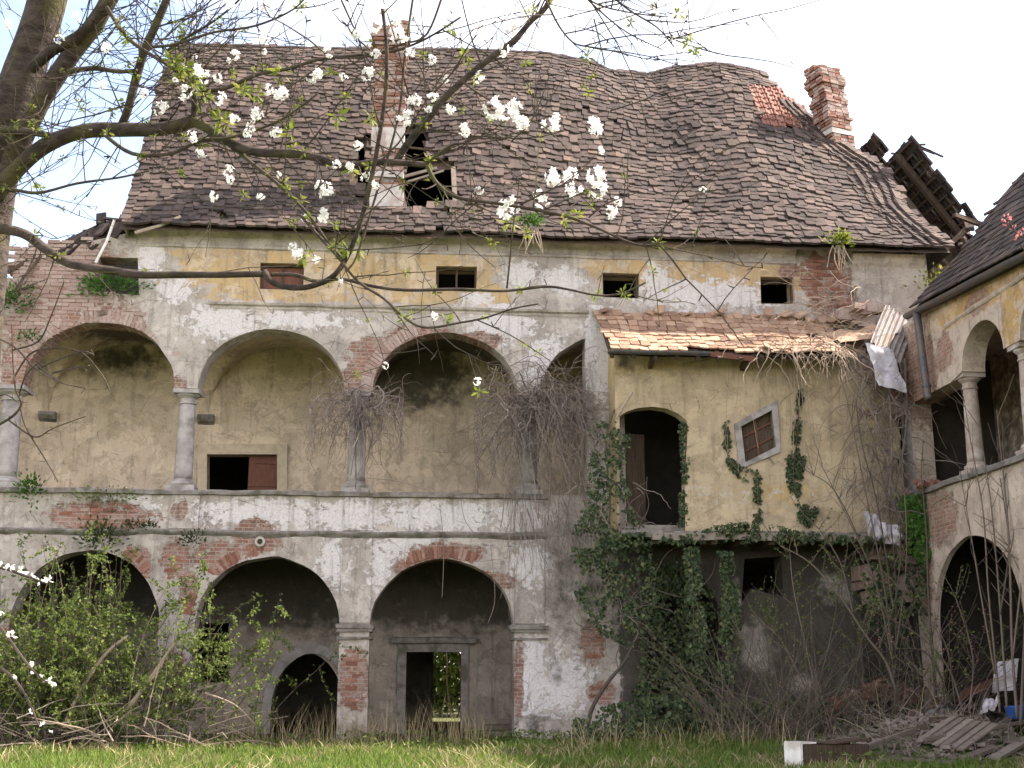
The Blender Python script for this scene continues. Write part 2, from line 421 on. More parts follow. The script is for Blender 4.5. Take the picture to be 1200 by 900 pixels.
def smooth_line(pts, sub=4):
    pts = [Vector(p) for p in pts]; out = []
    for i in range(len(pts) - 1):
        p0 = pts[max(i - 1, 0)]; p1 = pts[i]; p2 = pts[i + 1]; p3 = pts[min(i + 2, len(pts) - 1)]
        for k in range(sub):
            t = k / sub
            out.append(0.5 * ((2 * p1) + (p2 - p0) * t + (2 * p0 - 5 * p1 + 4 * p2 - p3) * t * t + (3 * p1 - p0 - 3 * p2 + p3) * t ** 3))
    out.append(pts[-1]); return out

def in_poly(P, poly):
    """P: (n,2) array; poly: list of points -> bool array"""
    x, y = P[:, 0], P[:, 1]; ins = np.zeros(len(P), bool)
    q = np.asarray(poly); n = len(q); j = n - 1
    for i in range(n):
        xi, yi = q[i]; xj, yj = q[j]
        if yi != yj:
            c = ((yi > y) != (yj > y)) & (x < (xj - xi) * (y - yi) / (yj - yi) + xi)
            ins ^= c
        j = i
    return ins

def sheet(name, outer, holes, step, place, mat, parent, fields=None, reveal=0.0, rim=False, smooth=True):
    """a wall sheet with holes: outline and holes in wall coordinates (u, v); place(u, v, depth) -> xyz;
    fields(u, v) -> four paint masks (yellow, bare brick, whitewash, grime and painted shade)"""
    o = np.array(outer)
    us = np.arange(o[:, 0].min() + step / 2, o[:, 0].max(), step)
    vs = np.arange(o[:, 1].min() + step / 2, o[:, 1].max(), step)
    g = np.array([(u + rng.uniform(-.3, .3) * step, v + rng.uniform(-.3, .3) * step) for u in us for v in vs])
    keep = in_poly(g, outer)
    for h in holes: keep &= ~in_poly(g, h)
    g = g[keep]
    co = []; ed = []
    def loop(pl):
        out = []
        for i, a in enumerate(pl):
            b = pl[(i + 1) % len(pl)]
            L = math.hypot(b[0] - a[0], b[1] - a[1]); k = max(1, int(L / (step * 1.2)))
            for j in range(k): out.append((a[0] + (b[0] - a[0]) * j / k, a[1] + (b[1] - a[1]) * j / k))
        return out
    loops = []
    for pl in [outer] + list(holes):
        d = loop(pl); st = len(co); co.extend(d); n = len(d)
        ed.extend([(st + i, st + (i + 1) % n) for i in range(n)]); loops.append(d)
    co.extend([tuple(p) for p in g])
    V, E, F, *_ = delaunay_2d_cdt([Vector(c) for c in co], ed, [], 0, 1e-5)
    V = np.array([(v[0], v[1]) for v in V])
    Fa = np.array([f for f in F if len(f) == 3])
    cen = V[Fa].mean(1)
    k = in_poly(cen, loops[0])
    for d in loops[1:]: k &= ~in_poly(cen, d)
    Fa = Fa[k]
    verts = [tuple(place(u, v, 0.0)) for u, v in V]
    faces = [tuple(f) for f in Fa]
    uv = [tuple(p) for p in V]
    rims = loops[1:] if reveal else []
    for li, d in enumerate(rims):
        rows = []; rvl = reveal[li] if isinstance(reveal, list) else reveal
        for depth in (0.0, 0.05, rvl * 0.55, rvl):
            st = len(verts)
            for (u, v) in d:
                verts.append(tuple(place(u, v, depth))); uv.append((u, v))
            rows.append(st)
        n = len(d)
        for a, b in zip(rows[:-1], rows[1:]):
            for i in range(n):
                j = (i + 1) % n
                faces.append((a + i, a + j, b + j, b + i))
    me = bpy.data.meshes.new(name); me.from_pydata(verts, [], faces)
    ca = me.color_attributes.new('fields', 'FLOAT_COLOR', 'POINT')
    if fields:
        arr = []
        for (u, v) in uv: arr.extend(fields(u, v))
    else: arr = [0.0] * (4 * len(verts))
    ca.data.foreach_set('color', arr)
    me.materials.append(mat)
    bm = bmesh.new(); bm.from_mesh(me); bmesh.ops.recalc_face_normals(bm, faces=bm.faces); bm.to_mesh(me); bm.free()
    if smooth:
        me.polygons.foreach_set('use_smooth', [True] * len(me.polygons))
        me.set_sharp_from_angle(angle=R(40))
    return link(name, me, parent)

def arch(x0, x1, spring, crown, n=22, jit=0.02, seed=0.0):
    """points of an arch from right springing to left springing"""
    c, a, rise = (x0 + x1) / 2, (x1 - x0) / 2, crown - spring
    out = []
    for i in range(n + 1):
        t = math.pi * i / n
        e = 1 + jit * noise.noise((i * 0.45, seed, 1.3)) if 0 < i < n else 1
        out.append((c + a * math.cos(t) * e, spring + rise * math.sin(t) * e))
    return out

def blob(u, v, bl):
    """largest value of soft ellipses (cu, cv, ru, rv): 1 at the centre, 0.5 at the rim"""
    m = 0.0
    for (cu, cv, ru, rv_) in bl:
        d = math.hypot((u - cu) / ru, (v - cv) / rv_)
        k = 1.0 - 0.5 * d
        if k > m: m = k
    return m

def pxblob(l, y=0.0):
    out = []
    for (px, py, rx, ry) in l:
        p = aty(px, py, y); out.append((p.x, p.z, rx * 0.0205, ry * 0.0205))
    return out


# ------------------------------------------------------------------ the ground
def ground_sheet():
    xs = [-1500, -300, -80, -30] + [(-20 + i * 0.5) for i in range(81)] + [30, 80, 300, 1500]
    ys = [-1500, -300, -80, -34] + [(-30 + i * 0.5) for i in range(61)] + [6, 14, 30, 80, 300, 1500]
    vs = [(x, y, ground_z(x, y)) for y in ys for x in xs]
    n = len(xs)
    fs = [(j * n + i, j * n + i + 1, (j + 1) * n + i + 1, (j + 1) * n + i) for j in range(len(ys) - 1) for i in range(n - 1)]
    me = bpy.data.meshes.new('meadow'); me.from_pydata(vs, [], fs); me.materials.append(M['ground'])
    me.polygons.foreach_set('use_smooth', [True] * len(me.polygons))
    return tag(link('meadow', me), kind='structure')

def ground_z(x, y):
    if y > 0.3 or abs(x) > 25 or y < -32: return 0.0
    z = 0.05 * noise.noise((x * 0.4, y * 0.4, 0)) + 0.03 * noise.noise((x * 1.3, y * 1.3, 5))
    if x > 3.2 and y > -9:                       # rubble and litter bank up against the right-hand walls
        k = min(1, (x - 3.2) / 4) * max(0.0, min(1, (y + 7) / 5))
        z += k * (0.22 + 0.12 * noise.noise((x * 0.7, y * 0.7, 2)))
        z += 0.62 * math.exp(-((x - 10.5) / 1.6) ** 2 - ((y + 4.4) / 1.6) ** 2)
    return z

ground_sheet()

# ------------------------------------------------------------------ the manor house
house = thing('manor_house', 'derelict two-storey arcaded manor house with sagging brown tiled roof', 'building', (2, 0, 0))
GW = lambda u, v, d: (u, 0.0 + d, v)

ZS, ZR, ZSTR = 8.05, 5.62, 4.67       # springing of the upper arches, top of the parapet, string course
UP_BAYS = [(-9.33, -5.80), (-5.27, -1.83), (-1.16, 2.33)]
COLX = [-9.6, -5.53, -1.50, 2.60]
LOW_BAYS = [(-9.10, -5.80), (-5.02, -1.75), (-1.07, 2.25)]

def up_hole():
    h = [(-12.8, ZR), (3.97, ZR)]
    full = arch(2.86, 6.34, ZS, 9.58, 30, seed=4)            # the fourth arch is cut off by the pillar of the annex
    part = [p for p in full if p[0] < 3.97]
    zc = ZS + 1.53 * math.sqrt(max(0, 1 - ((3.97 - 4.6) / 1.74) ** 2))
    h += [(3.97, zc)] + part
    for (a, b), cr, sd in reversed(list(zip(UP_BAYS, (9.62, 9.55, 9.56), (1, 2, 3)))):
        h += arch(a, b, ZS, cr, 26, 0.03 if sd == 1 else 0.015, sd)
    return h + [p for p in arch(-13.4, -9.86, ZS, 9.6, 20) if p[0] > -12.8] + [(-12.8, 9.2)]

def low_hole(k):
    a, b = LOW_BAYS[k]; cr = (4.22, 4.12, 4.10)[k]
    return [(a, -0.05), (b, -0.05)] + arch(a, b, 2.55, cr, 26, 0.018, 7 + k)

def rect(x0, x1, z0, z1, j=0.015):
    q = lambda: rng.uniform(-j, j)
    return [(x0 + q(), z0 + q()), (x1 + q(), z0 + q()), (x1 + q(), z1 + q()), (x0 + q(), z1 + q())]

WIN = [(-3.94, -2.90, 10.55, 11.21), (0.32, 1.31, 10.61, 11.24), (4.41, 5.32, 10.54, 11.19), (8.39, 9.25, 10.49, 11.19)]
left_gap = [xz(aty(*p)) for p in ((112, 342), (163, 346), (162, 303), (116, 301))]
annex_void = [(4.9, 4.95), (10.9, 4.95), (10.9, 8.6), (4.9, 8.6)]
low_void = [(5.3, -0.05), (7.1, -0.05), (7.1, 3.0), (6.7, 3.7), (6.1, 3.9), (5.6, 3.6), (5.3, 3.0)]
low_gap = [xz(aty(*p)) for p in ((868, 708), (880, 690), (918, 700), (915, 652), (872, 655))]
holes = [up_hole()] + [low_hole(k) for k in range(3)] + [rect(*w) for w in WIN] + [left_gap, annex_void, low_void, low_gap]
top_left = [aty(*p) for p in ((2, 334), (30, 318), (60, 298), (85, 288), (110, 282), (150, 274))]
outer = [(-13, -0.3), (12.7, -0.3), (12.7, 11.95), (-6.95, 11.95)] + [(p.x, p.z) for p in reversed(top_left)] + [(-11.5, 10.4), (-13, 10.1)]

B_YEL = [(-3.2, 11.0, 3.0, 1.15), (0.0, 11.05, 2.2, 1.0), (-5.2, 11.35, 1.0, 0.6), (6.6, 11.2, 2.4, 0.62), (8.9, 11.15, 1.0, 0.5), (4.7, 11.4, 1.0, 0.25), (1.6, 10.6, 0.7, 0.35)]
B_GREY = [(2.9, 10.95, 1.15, 0.75)]
B_BRK = pxblob([(75, 330, 75, 62), (60, 400, 62, 60), (20, 480, 26, 90), (140, 395, 34, 42), (118, 606, 62, 20), (212, 598, 10, 11), (206, 655, 17, 26), (160, 662, 18, 22),
                (256, 652, 32, 20), (222, 690, 10, 26), (300, 630, 30, 22), (520, 648, 46, 13), (565, 680, 42, 11), (488, 664, 30, 9), (440, 425, 34, 38), (500, 395, 52, 14), (418, 446, 26, 16), (560, 400, 30, 12), (207, 455, 12, 16),
                (414, 795, 19, 36), (694, 752, 15, 26), (705, 812, 16, 14), (608, 800, 6, 50), (970, 335, 36, 46), (1045, 292, 38, 10), (925, 318, 14, 12), (205, 800, 14, 40), (10, 770, 20, 50), (75, 280, 20, 18)])
B_WHT = pxblob([(310, 602, 90, 20), (410, 605, 60, 22), (520, 605, 90, 22), (610, 606, 36, 22), (178, 300, 15, 34), (260, 378, 50, 22), (205, 340, 22, 16), (480, 640, 50, 20), (445, 660, 14, 40),
                (820, 345, 96, 20), (770, 332, 20, 26), (700, 420, 18, 70), (640, 430, 30, 42), (590, 380, 40, 24), (660, 330, 30, 18), (610, 322, 22, 18), (660, 800, 34, 40), (625, 790, 20, 60), (390, 660, 22, 30),
                (620, 660, 26, 30), (150, 590, 40, 12), (560, 350, 20, 10), (350, 375, 60, 12), (700, 560, 16, 50)])
B_DRK = pxblob([(655, 790, 16, 20), (660, 690, 30, 80), (1000, 345, 10, 20), (963, 308, 30, 22), (975, 350, 20, 26), (700, 690, 60, 70), (850, 800, 60, 50), (1000, 720, 120, 90), (130, 372, 20, 14), (630, 850, 30, 20), (820, 690, 90, 60), (415, 855, 30, 12), (120, 585, 36, 12)])

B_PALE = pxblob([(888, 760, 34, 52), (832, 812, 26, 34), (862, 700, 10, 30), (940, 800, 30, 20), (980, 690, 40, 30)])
def facade_fields(u, v):
    ye = blob(u, v, B_YEL) - 0.6 * max(0, blob(u, v, B_GREY) - 0.45) * 2
    if v < 10.2: ye = 0
    if v > 11.55: ye *= 0.45
    br = blob(u, v, B_BRK) * .93; wh = blob(u, v, B_WHT); dk = blob(u, v, B_DRK) * 0.6
    if u > 4.7 and v < 4.5: dk = max(dk, .92 - 1.5 * max(0, blob(u, v, B_PALE) - .5)); wh *= .4  # shade of the annex slab and recess painted into the wall below
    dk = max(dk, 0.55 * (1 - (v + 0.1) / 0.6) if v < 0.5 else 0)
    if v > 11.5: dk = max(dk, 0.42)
    if v < 4.5: wh = max(0.0, wh - 0.06)
    if 4.72 < v < 5.52: wh -= .04
    return (max(0, ye) * .9, br, wh * 0.92, dk)

def facade_place(u, v, d):
    if d > 0: return (u, d, v)
    br = blob(u, v, B_BRK)
    t = min(1, max(0, (0.62 + 0.3 * noise.noise((u * 2.3, 1.7, v * 2.3)) - br) / 0.12))
    y = -0.034 * t + 0.022 * noise.noise((u * 0.8, 0.3, v * 0.8)) + 0.008 * noise.noise((u * 4, 3.1, v * 4))
    return (u, y, v)

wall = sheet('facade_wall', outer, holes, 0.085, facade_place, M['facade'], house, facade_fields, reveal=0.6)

# bare bricks where the plaster has fallen
def brick_mesh(w, h, d, k):
    mb = MB(); mb.box((0, 0, 0), (w, d, h), jit=0.008); return mb.mesh('brick_%s' % k, None)
BRK = [brick_mesh(0.27, 0.075, 0.10, i) for i in range(5)]
PBRK = [brick_mesh(0.29, 0.082, 0.10, i + 5) for i in range(5)]
for b in BRK: b.materials.append(M['brick'])
for b in PBRK: b.materials.append(M['pale_brick'])
holes_np = [np.array(h) for h in holes]
def brick_spots(poly, w, h, thr, skip=0.1):
    q = np.array(poly); out = []
    row = 0
    z = q[:, 1].min()
    while z < q[:, 1].max():
        x = q[:, 0].min() + (w / 2 if row % 2 else 0)
        while x < q[:, 0].max():
            P4 = np.array([(x - w * .5, z), (x + w * .5, z), (x, z)])
            if in_poly(P4[2:], poly)[0] and not any(in_poly(P4, hh).any() for hh in holes):
                br = blob(x, z, B_BRK)
                if br > thr + 0.16 * noise.noise((x * 2.3, 1.7, z * 2.3)) and rng.random() > skip + (.45 if noise.noise((x * 3.1, 2.2, z * 3.1)) > .12 and w < .3 else 0): out.append((x, z))
            x += w
        z += h; row += 1
    return out
def lay(spots, meshes, name='brick', parent=house, y=0.038, mb=None):
    w = parent_world(parent)
    for (x, z) in spots:
        o = bpy.data.objects.new(name, rng.choice(meshes)); COL.objects.link(o); o.parent = parent
        o.location = Vector((x + rng.uniform(-.01, .01), y + rng.uniform(-.012, .012), z)) - w
        o.rotation_euler = (rng.uniform(-.03, .03), rng.uniform(-.025, .025), rng.uniform(-.03, .03))
pp = lambda *l: [xz(aty(*p)) for p in l]
spots = brick_spots(pp((70, 590), (185, 590), (185, 625), (70, 625)), 0.285, 0.09, 0.5)
spots += brick_spots(pp((180, 630), (222, 630), (222, 720), (180, 720)), 0.285, 0.09, 0.5)
spots += brick_spots(pp((398, 755), (432, 755), (432, 835), (398, 835)), 0.285, 0.09, 0.5, 0.15)
spots += brick_spots(pp((670, 730), (715, 730), (715, 830), (670, 830)), 0.285, 0.09, 0.52, 0.2)
spots += brick_spots(pp((940, 300), (1004, 300), (1004, 362), (940, 362)), 0.285, 0.09, 0.5, 0.1)
spots += brick_spots(pp((5, 440), (30, 440), (30, 560), (5, 560)), 0.285, 0.09, 0.5, 0.3)
rng.shuffle(spots)
lay(spots[:290], BRK)
pale = brick_spots(pp((2, 290), (165, 270), (172, 440), (2, 440)), 0.305, 0.098, 0.48, 0.06)
rng.shuffle(pale)
lay(pale[:300], PBRK, 'washed_brick')
# brick rings of the arches, laid on edge
def ring(x0, x1, spring, crown, t0, t1, meshes, n, name):
    c, a, rise = (x0 + x1) / 2, (x1 - x0) / 2, crown - spring
    w = parent_world(house)
    for i in range(n):
        t = t0 + (t1 - t0) * (i + 0.5) / n
        ex, ez = math.cos(t), math.sin(t)
        nx, nz = ex / a, ez / rise; L = math.hypot(nx, nz); nx /= L; nz /= L
        o = bpy.data.objects.new(name, rng.choice(meshes)); COL.objects.link(o); o.parent = house
        k = 0.15 + rng.uniform(0, 0.03)
        o.location = Vector((c + a * ex + nx * k, 0.035 + rng.uniform(-.012, .012), spring + rise * ez + nz * k)) - w
        o.rotation_euler = (0, -math.atan2(nz, nx), 0)
ring(*LOW_BAYS[1], 2.55, 4.12, R(95), R(172), BRK, 30, 'arch_brick')
ring(*LOW_BAYS[0], 2.55, 4.22, R(20), R(72), BRK, 20, 'arch_brick')
ring(*LOW_BAYS[2], 2.55, 4.10, R(48), R(122), BRK, 24, 'arch_brick')
ring(*UP_BAYS[2], ZS, 9.56, R(72), R(176), PBRK, 34, 'washed_arch_brick')
ring(*UP_BAYS[0], ZS, 9.62, R(20), R(150), PBRK, 42, 'washed_arch_brick')

# columns of the loggia
def column(x, y, z0, z1, r, mat, parent, name='column'):
    p = thing(name, None, None)
    p.parent = parent; p.location = Vector((x, y, z0)) - parent_world(parent)
    q = Vector((x, y, z0)); H = z1 - z0
    b = MB(); b.box(q + Vector((0, 0, 0.06)), (r * 3.1, r * 3.1, 0.12), jit=0.008)
    b.lathe(q + Vector((0, 0, 0.12)), [(r * 1.42, 0), (r * 1.5, 0.04), (r * 1.42, 0.09), (r * 1.15, 0.11), (r * 1.12, 0.16)], 20); b.build('base', mat, p, smooth=False)
    sh = MB(); pr = []
    for i in range(13):
        t = i / 12; rr = r * (1.04 - 0.02 * t - 0.16 * t * t) * (1 + 0.012 * noise.noise((x, i * 0.9, z0)))
        pr.append((rr, 0.28 + (H - 0.28 - 0.34) * t))
    sh.lathe(q, pr, 22); sh.build('shaft', mat, p, smooth=True)
    c = MB(); zt = H - 0.34
    c.lathe(q, [(r * 0.87, zt), (r * 1.0, zt + .015), (r * 1.0, zt + 0.05), (r * 0.9, zt + 0.06), (r * 0.92, zt + 0.14), (r * 1.3, zt + 0.2), (r * 1.36, zt + 0.24)], 22)
    c.box(q + Vector((0, 0, zt + 0.29)), (r * 2.95, r * 2.95, 0.10), jit=0.006); c.build('capital', mat, p)
    return p
for x in COLX: column(x, 0.29, ZR + 0.02, ZS, 0.205 if x > -9 else 0.25, M['stone'], house)

# ledges and mouldings
def moulding(name, prof, x0, x1, mat, seg=60, jit=0.02, kind=None):
    mb = MB(); mb.sweepx(prof, x0, x1, seg, jit); return mb.build(name, mat, house)
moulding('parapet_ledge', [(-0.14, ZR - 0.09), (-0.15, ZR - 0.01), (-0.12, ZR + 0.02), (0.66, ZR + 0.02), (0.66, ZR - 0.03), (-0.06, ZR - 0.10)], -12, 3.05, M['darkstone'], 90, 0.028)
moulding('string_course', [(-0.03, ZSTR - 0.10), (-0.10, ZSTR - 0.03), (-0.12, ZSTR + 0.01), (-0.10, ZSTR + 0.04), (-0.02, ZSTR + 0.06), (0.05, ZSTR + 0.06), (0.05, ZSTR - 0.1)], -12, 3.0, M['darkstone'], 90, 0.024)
moulding('floor_cornice', [(-0.02, 9.99), (-0.05, 10.04), (-0.05, 10.09), (-0.11, 10.12), (-0.13, 10.17), (-0.02, 10.20), (0.05, 10.2), (0.05, 9.99)], -5.1, 4.05, M['facade'], 60, 0.02)
moulding('eaves_cornice', [(-0.02, 11.52), (-0.07, 11.55), (-0.08, 11.60), (-0.05, 11.63), (-0.10, 11.78), (-0.24, 11.9), (-0.26, 11.96), (0.05, 11.96), (0.05, 11.52)], -6.9, 9.3, M['facade'], 60, 0.02)
moulding('eaves_cornice', [(-0.02, 11.5), (-0.12, 11.62), (-0.2, 11.82), (0.05, 11.85), (0.05, 11.5)], 10.75, 12.6, M['facade'], 12, 0.03)
for (a, b) in ((-1.82, -1.00), (2.17, 3.02), (-5.85, -4.95)):
    mb = MB(); w = b - a
    for (z, h, o) in ((2.55, 0.09, 0.13), (2.47, 0.07, 0.09), (2.29, 0.06, 0.07)):
        mb.box(((a + b) / 2, 0.29 - o / 2 + 0.0, z), (w + (0.04 if h > 0.08 else -0.02), 0.62 + o, h), jit=0.012)
    if a > -5: mb.build('impost', M['darkstone'], house)
    st = MB()
    cx = (a + b) / 2 + (0.03 if a > 0 else 0)
    hw = 0.33
    vs = []
    for i in range(16):
        z = 2.62 + (ZSTR - 0.12 - 2.62) * i / 15
        for x in (-hw, hw): vs.append((cx + x + 0.012 * noise.noise((x, z * 2, 1)), -0.055 + 0.012 * noise.noise((x * 3, z * 2, 4)), z))
    for i in range(16):
        for x in (-hw, hw): pass
    fs = [(2 * i, 2 * i + 1, 2 * i + 3, 2 * i + 2) for i in range(15)]
    n0 = len(vs)
    vs += [(x, 0.05, z) for (x, y, z) in vs]
    fs += [(2 * i, 2 * i + 2, n0 + 2 * i + 2, n0 + 2 * i) for i in range(15)] + [(2 * i + 1, n0 + 2 * i + 1, n0 + 2 * i + 3, 2 * i + 3) for i in range(15)]
    if a > -5: st.add(vs, fs); st.build('pilaster', M['facade'], house)
for cx in (-5.40, -1.41, 2.60):            # the pilasters run on across the parapet
    for (z0, z1) in ((ZSTR + .07, ZR - .11),) + (((2.64, ZSTR - .12),) if cx > -5 else ()):
        o_ = sheet('pilaster_face', [(cx - .345, z0), (cx + .345, z0), (cx + .345, z1), (cx - .345, z1)], [], .1, lambda u, v, d: (u + .012 * noise.noise((u * 9, v * 3, 3)), -.072 + .014 * noise.noise((u * 2, v * 2, 6)), v), M['facade'], house, facade_fields)
        mb = MB(); mb.box((cx, -.02, (z0 + z1) / 2), (.68, .09, z1 - z0 - .01), jit=.004); mb.build('pilaster_core', M['facade'], o_)
# drain hole above the second arch
p = aty(305, 635); mb = MB()
mb.lathe((0, 0, 0), [(0.12, 0), (0.12, 0.06), (0.065, 0.06), (0.06, -0.1)], 14)
o = mb.build('drain_spout', M['facade'], house); o.matrix_basis = Matrix.Translation(p + Vector((0, -0.02, 0)) - parent_world(house)) @ Matrix.Rotation(R(90), 4, 'X')
mb = MB(); mb.lathe((0, 0, 0), [(0.062, 0.02), (0.06, 0.03)], 12); o = mb.build('drain_mouth', M['void'], house)
o.matrix_basis = Matrix.Translation(p + Vector((0, -0.05, 0)) - parent_world(house)) @ Matrix.Rotation(R(90), 4, 'X')

# vaults (groined), one per bay: the higher of two crossing barrels
def vault(name, x0, x1, y0, y1, zs, rx, ry, mat, parent, nx=34, ny=22, fields=None):
    cx, cy, a, b = (x0 + x1) / 2, (y0 + y1) / 2, (x1 - x0) / 2, (y1 - y0) / 2
    vs, fl = [], []
    for j in range(ny + 1):
        y = y0 + (y1 - y0) * j / ny
        for i in range(nx + 1):
            x = x0 + (x1 - x0) * i / nx
            u = max(0, 1 - ((x - cx) / a) ** 2); w = max(0, 1 - ((y - cy) / b) ** 2)
            z = zs + max(rx * math.sqrt(u), ry * math.sqrt(w)) + 0.02 * noise.noise((x * 1.5, y * 1.5, zs))
            vs.append((x, y, z)); fl.extend(fields(x, y) if fields else (0, 0, 0, 0))
    n = nx + 1
    fs = [(j * n + i, (j + 1) * n + i, (j + 1) * n + i + 1, j * n + i + 1) for j in range(ny) for i in range(nx)]
    me = bpy.data.meshes.new(name); me.from_pydata(vs, [], fs)
    ca = me.color_attributes.new('fields', 'FLOAT_COLOR', 'POINT'); ca.data.foreach_set('color', fl)
    me.materials.append(mat)
    me.polygons.foreach_set('use_smooth', [True] * len(me.polygons)); me.set_sharp_from_angle(angle=R(28))
    return link(name, me, parent)
YB = 3.1
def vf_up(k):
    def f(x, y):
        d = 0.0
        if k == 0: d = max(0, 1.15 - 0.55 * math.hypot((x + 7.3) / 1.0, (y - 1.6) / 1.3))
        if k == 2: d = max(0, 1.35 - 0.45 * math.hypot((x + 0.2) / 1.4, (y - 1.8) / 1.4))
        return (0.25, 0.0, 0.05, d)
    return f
edges = [-13.6, -9.6, -5.53, -1.50, 2.60, 6.6]
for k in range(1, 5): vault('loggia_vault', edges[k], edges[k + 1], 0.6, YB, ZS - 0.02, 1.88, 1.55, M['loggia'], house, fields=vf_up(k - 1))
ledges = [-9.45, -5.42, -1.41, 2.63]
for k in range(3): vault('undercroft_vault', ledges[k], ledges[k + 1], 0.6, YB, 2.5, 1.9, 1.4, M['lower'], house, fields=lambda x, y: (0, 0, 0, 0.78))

# back walls
door_r = [xz(aty(*p, YB)) for p in ((243, 620), (325, 620), (325, 533), (243, 533))]
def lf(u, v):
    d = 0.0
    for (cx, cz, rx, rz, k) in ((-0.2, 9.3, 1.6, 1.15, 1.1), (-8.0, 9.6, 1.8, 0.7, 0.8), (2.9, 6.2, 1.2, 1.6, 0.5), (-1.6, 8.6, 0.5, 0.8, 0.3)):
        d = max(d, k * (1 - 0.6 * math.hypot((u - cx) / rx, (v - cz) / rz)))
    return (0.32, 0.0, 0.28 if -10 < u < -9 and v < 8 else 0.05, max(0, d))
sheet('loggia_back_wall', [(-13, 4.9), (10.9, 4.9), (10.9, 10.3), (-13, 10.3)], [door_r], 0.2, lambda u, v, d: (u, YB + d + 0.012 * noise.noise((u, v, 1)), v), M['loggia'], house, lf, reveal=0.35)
cell = [(-3.56, -0.05), (-1.8, -0.05), (-1.8, 0.65)] + arch(-3.56, -1.8, 0.65, 1.98, 16)[1:]
ldoor = [(-0.26, -0.05), (1.16, -0.05), (1.16, 2.05), (-0.26, 2.05)]
ldark = [xz(aty(*p, YB)) for p in ((215, 800), (268, 800), (268, 730), (215, 730))]
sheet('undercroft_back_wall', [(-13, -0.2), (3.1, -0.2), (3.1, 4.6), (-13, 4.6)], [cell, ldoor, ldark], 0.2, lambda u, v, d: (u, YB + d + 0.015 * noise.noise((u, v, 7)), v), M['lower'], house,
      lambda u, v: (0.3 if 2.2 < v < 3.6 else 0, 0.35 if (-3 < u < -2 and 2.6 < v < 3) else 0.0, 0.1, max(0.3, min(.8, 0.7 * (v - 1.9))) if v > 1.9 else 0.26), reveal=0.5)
# stone frames in the back walls
def frame_ring(name, inner, outer_, y, depth, mat, parent):
    mb = MB(); n = len(inner)
    vs = [(x, y, z) for x, z in outer_] + [(x, y, z) for x, z in inner] + [(x, y + depth, z) for x, z in outer_] + [(x, y + depth, z) for x, z in inner]
    fs = []
    for i in range(n):
        j = (i + 1) % n
        fs += [(i, j, n + j, n + i), (2 * n + i, i, j, 2 * n + j)[::-1], (n + i, n + j, 3 * n + j, 3 * n + i)]
    mb.add(vs, fs); return mb.build(name, mat, parent)
q = [aty(*p, YB) for p in ((243, 615), (325, 615), (325, 533), (243, 533))]
q2 = [aty(*p, YB) for p in ((232, 615), (337, 615), (337, 521), (232, 521))]
frame_ring('door_surround', [(v.x, v.z) for v in q], [(v.x, v.z) for v in q2], YB - 0.09, 0.2, M['sandstone'], house)
a, b = aty(288, 615, YB + .12), aty(326, 532, YB + .12)
mb = MB(); mb.box(((a.x + b.x) / 2, YB + .15, 6.0), (b.x - a.x, 0.05, 2.2)); dl = mb.build('door_leaf', M['red_door'], house)
mb = MB()
for zz in (6.25, 6.85): mb.box(((a.x + b.x) / 2, YB + .115, zz), (b.x - a.x - 0.04, 0.03, 0.10))
mb.build('door_rail', M['red_door'], dl)
frame_ring('doorway_frame', [(-0.24, 0), (1.14, 0), (1.14, 2.03), (-0.24, 2.03)], [(-0.46, 0), (1.32, 0), (1.32, 2.24), (-0.46, 2.24)], YB - 0.1, 0.35, M['darkstone'], house)
mb = MB(); mb.sweepx([(YB - 0.22, 2.25), (YB - 0.26, 2.36), (YB - 0.2, 2.4), (YB, 2.4), (YB, 2.25)], -0.62, 1.5, 10, 0.02); mb.build('doorway_lintel', M['darkstone'], house)
ao = [(c[0], c[1]) for c in arch(-3.56, -1.62, 0.65, 1.98, 16)]
ai = [(c[0], c[1]) for c in arch(-3.78, -1.40, 0.65, 2.22, 16)]
frame_ring('cellar_arch', [(-1.62, 0)] + ao + [(-3.56, 0)], [(-1.4, 0)] + ai + [(-3.78, 0)], YB - 0.06, 0.3, M['stone'], house)
for x in (-9.57, -5.56, -1.52, 2.6):
    mb = MB(); mb.sweepx([(YB + .02, 7.78), (YB - 0.16, 7.86), (YB - 0.22, 7.95), (YB - 0.22, 8.03), (YB + .02, 8.03)], x - 0.21, x + 0.21, 4, 0.02); mb.build('corbel', M['darkstone'], house)
# floors and closing walls
def slab(name, x0, x1, y0, y1, z0, z1, mat, parent=house):
    mb = MB(); mb.box(((x0 + x1) / 2, (y0 + y1) / 2, (z0 + z1) / 2), (x1 - x0, y1 - y0, z1 - z0)); return mb.build(name, mat, parent)
slab('loggia_floor', -13, 10.9, 0.6, 12, 4.62, 4.92, M['lower'])
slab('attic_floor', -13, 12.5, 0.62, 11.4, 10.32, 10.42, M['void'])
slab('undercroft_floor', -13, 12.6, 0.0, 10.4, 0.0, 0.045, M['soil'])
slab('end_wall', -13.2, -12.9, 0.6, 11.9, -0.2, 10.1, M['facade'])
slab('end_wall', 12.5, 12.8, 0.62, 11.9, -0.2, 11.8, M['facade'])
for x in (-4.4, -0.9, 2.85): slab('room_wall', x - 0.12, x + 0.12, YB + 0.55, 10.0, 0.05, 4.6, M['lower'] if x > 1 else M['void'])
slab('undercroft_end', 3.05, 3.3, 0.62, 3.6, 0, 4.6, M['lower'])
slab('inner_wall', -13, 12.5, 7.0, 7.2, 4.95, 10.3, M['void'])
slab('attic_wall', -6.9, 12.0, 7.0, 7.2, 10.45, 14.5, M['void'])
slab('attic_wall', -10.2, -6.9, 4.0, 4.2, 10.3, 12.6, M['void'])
slab('inner_wall', 10.9, 11.1, 0.3, 7, 4.95, 10.3, M['void'])
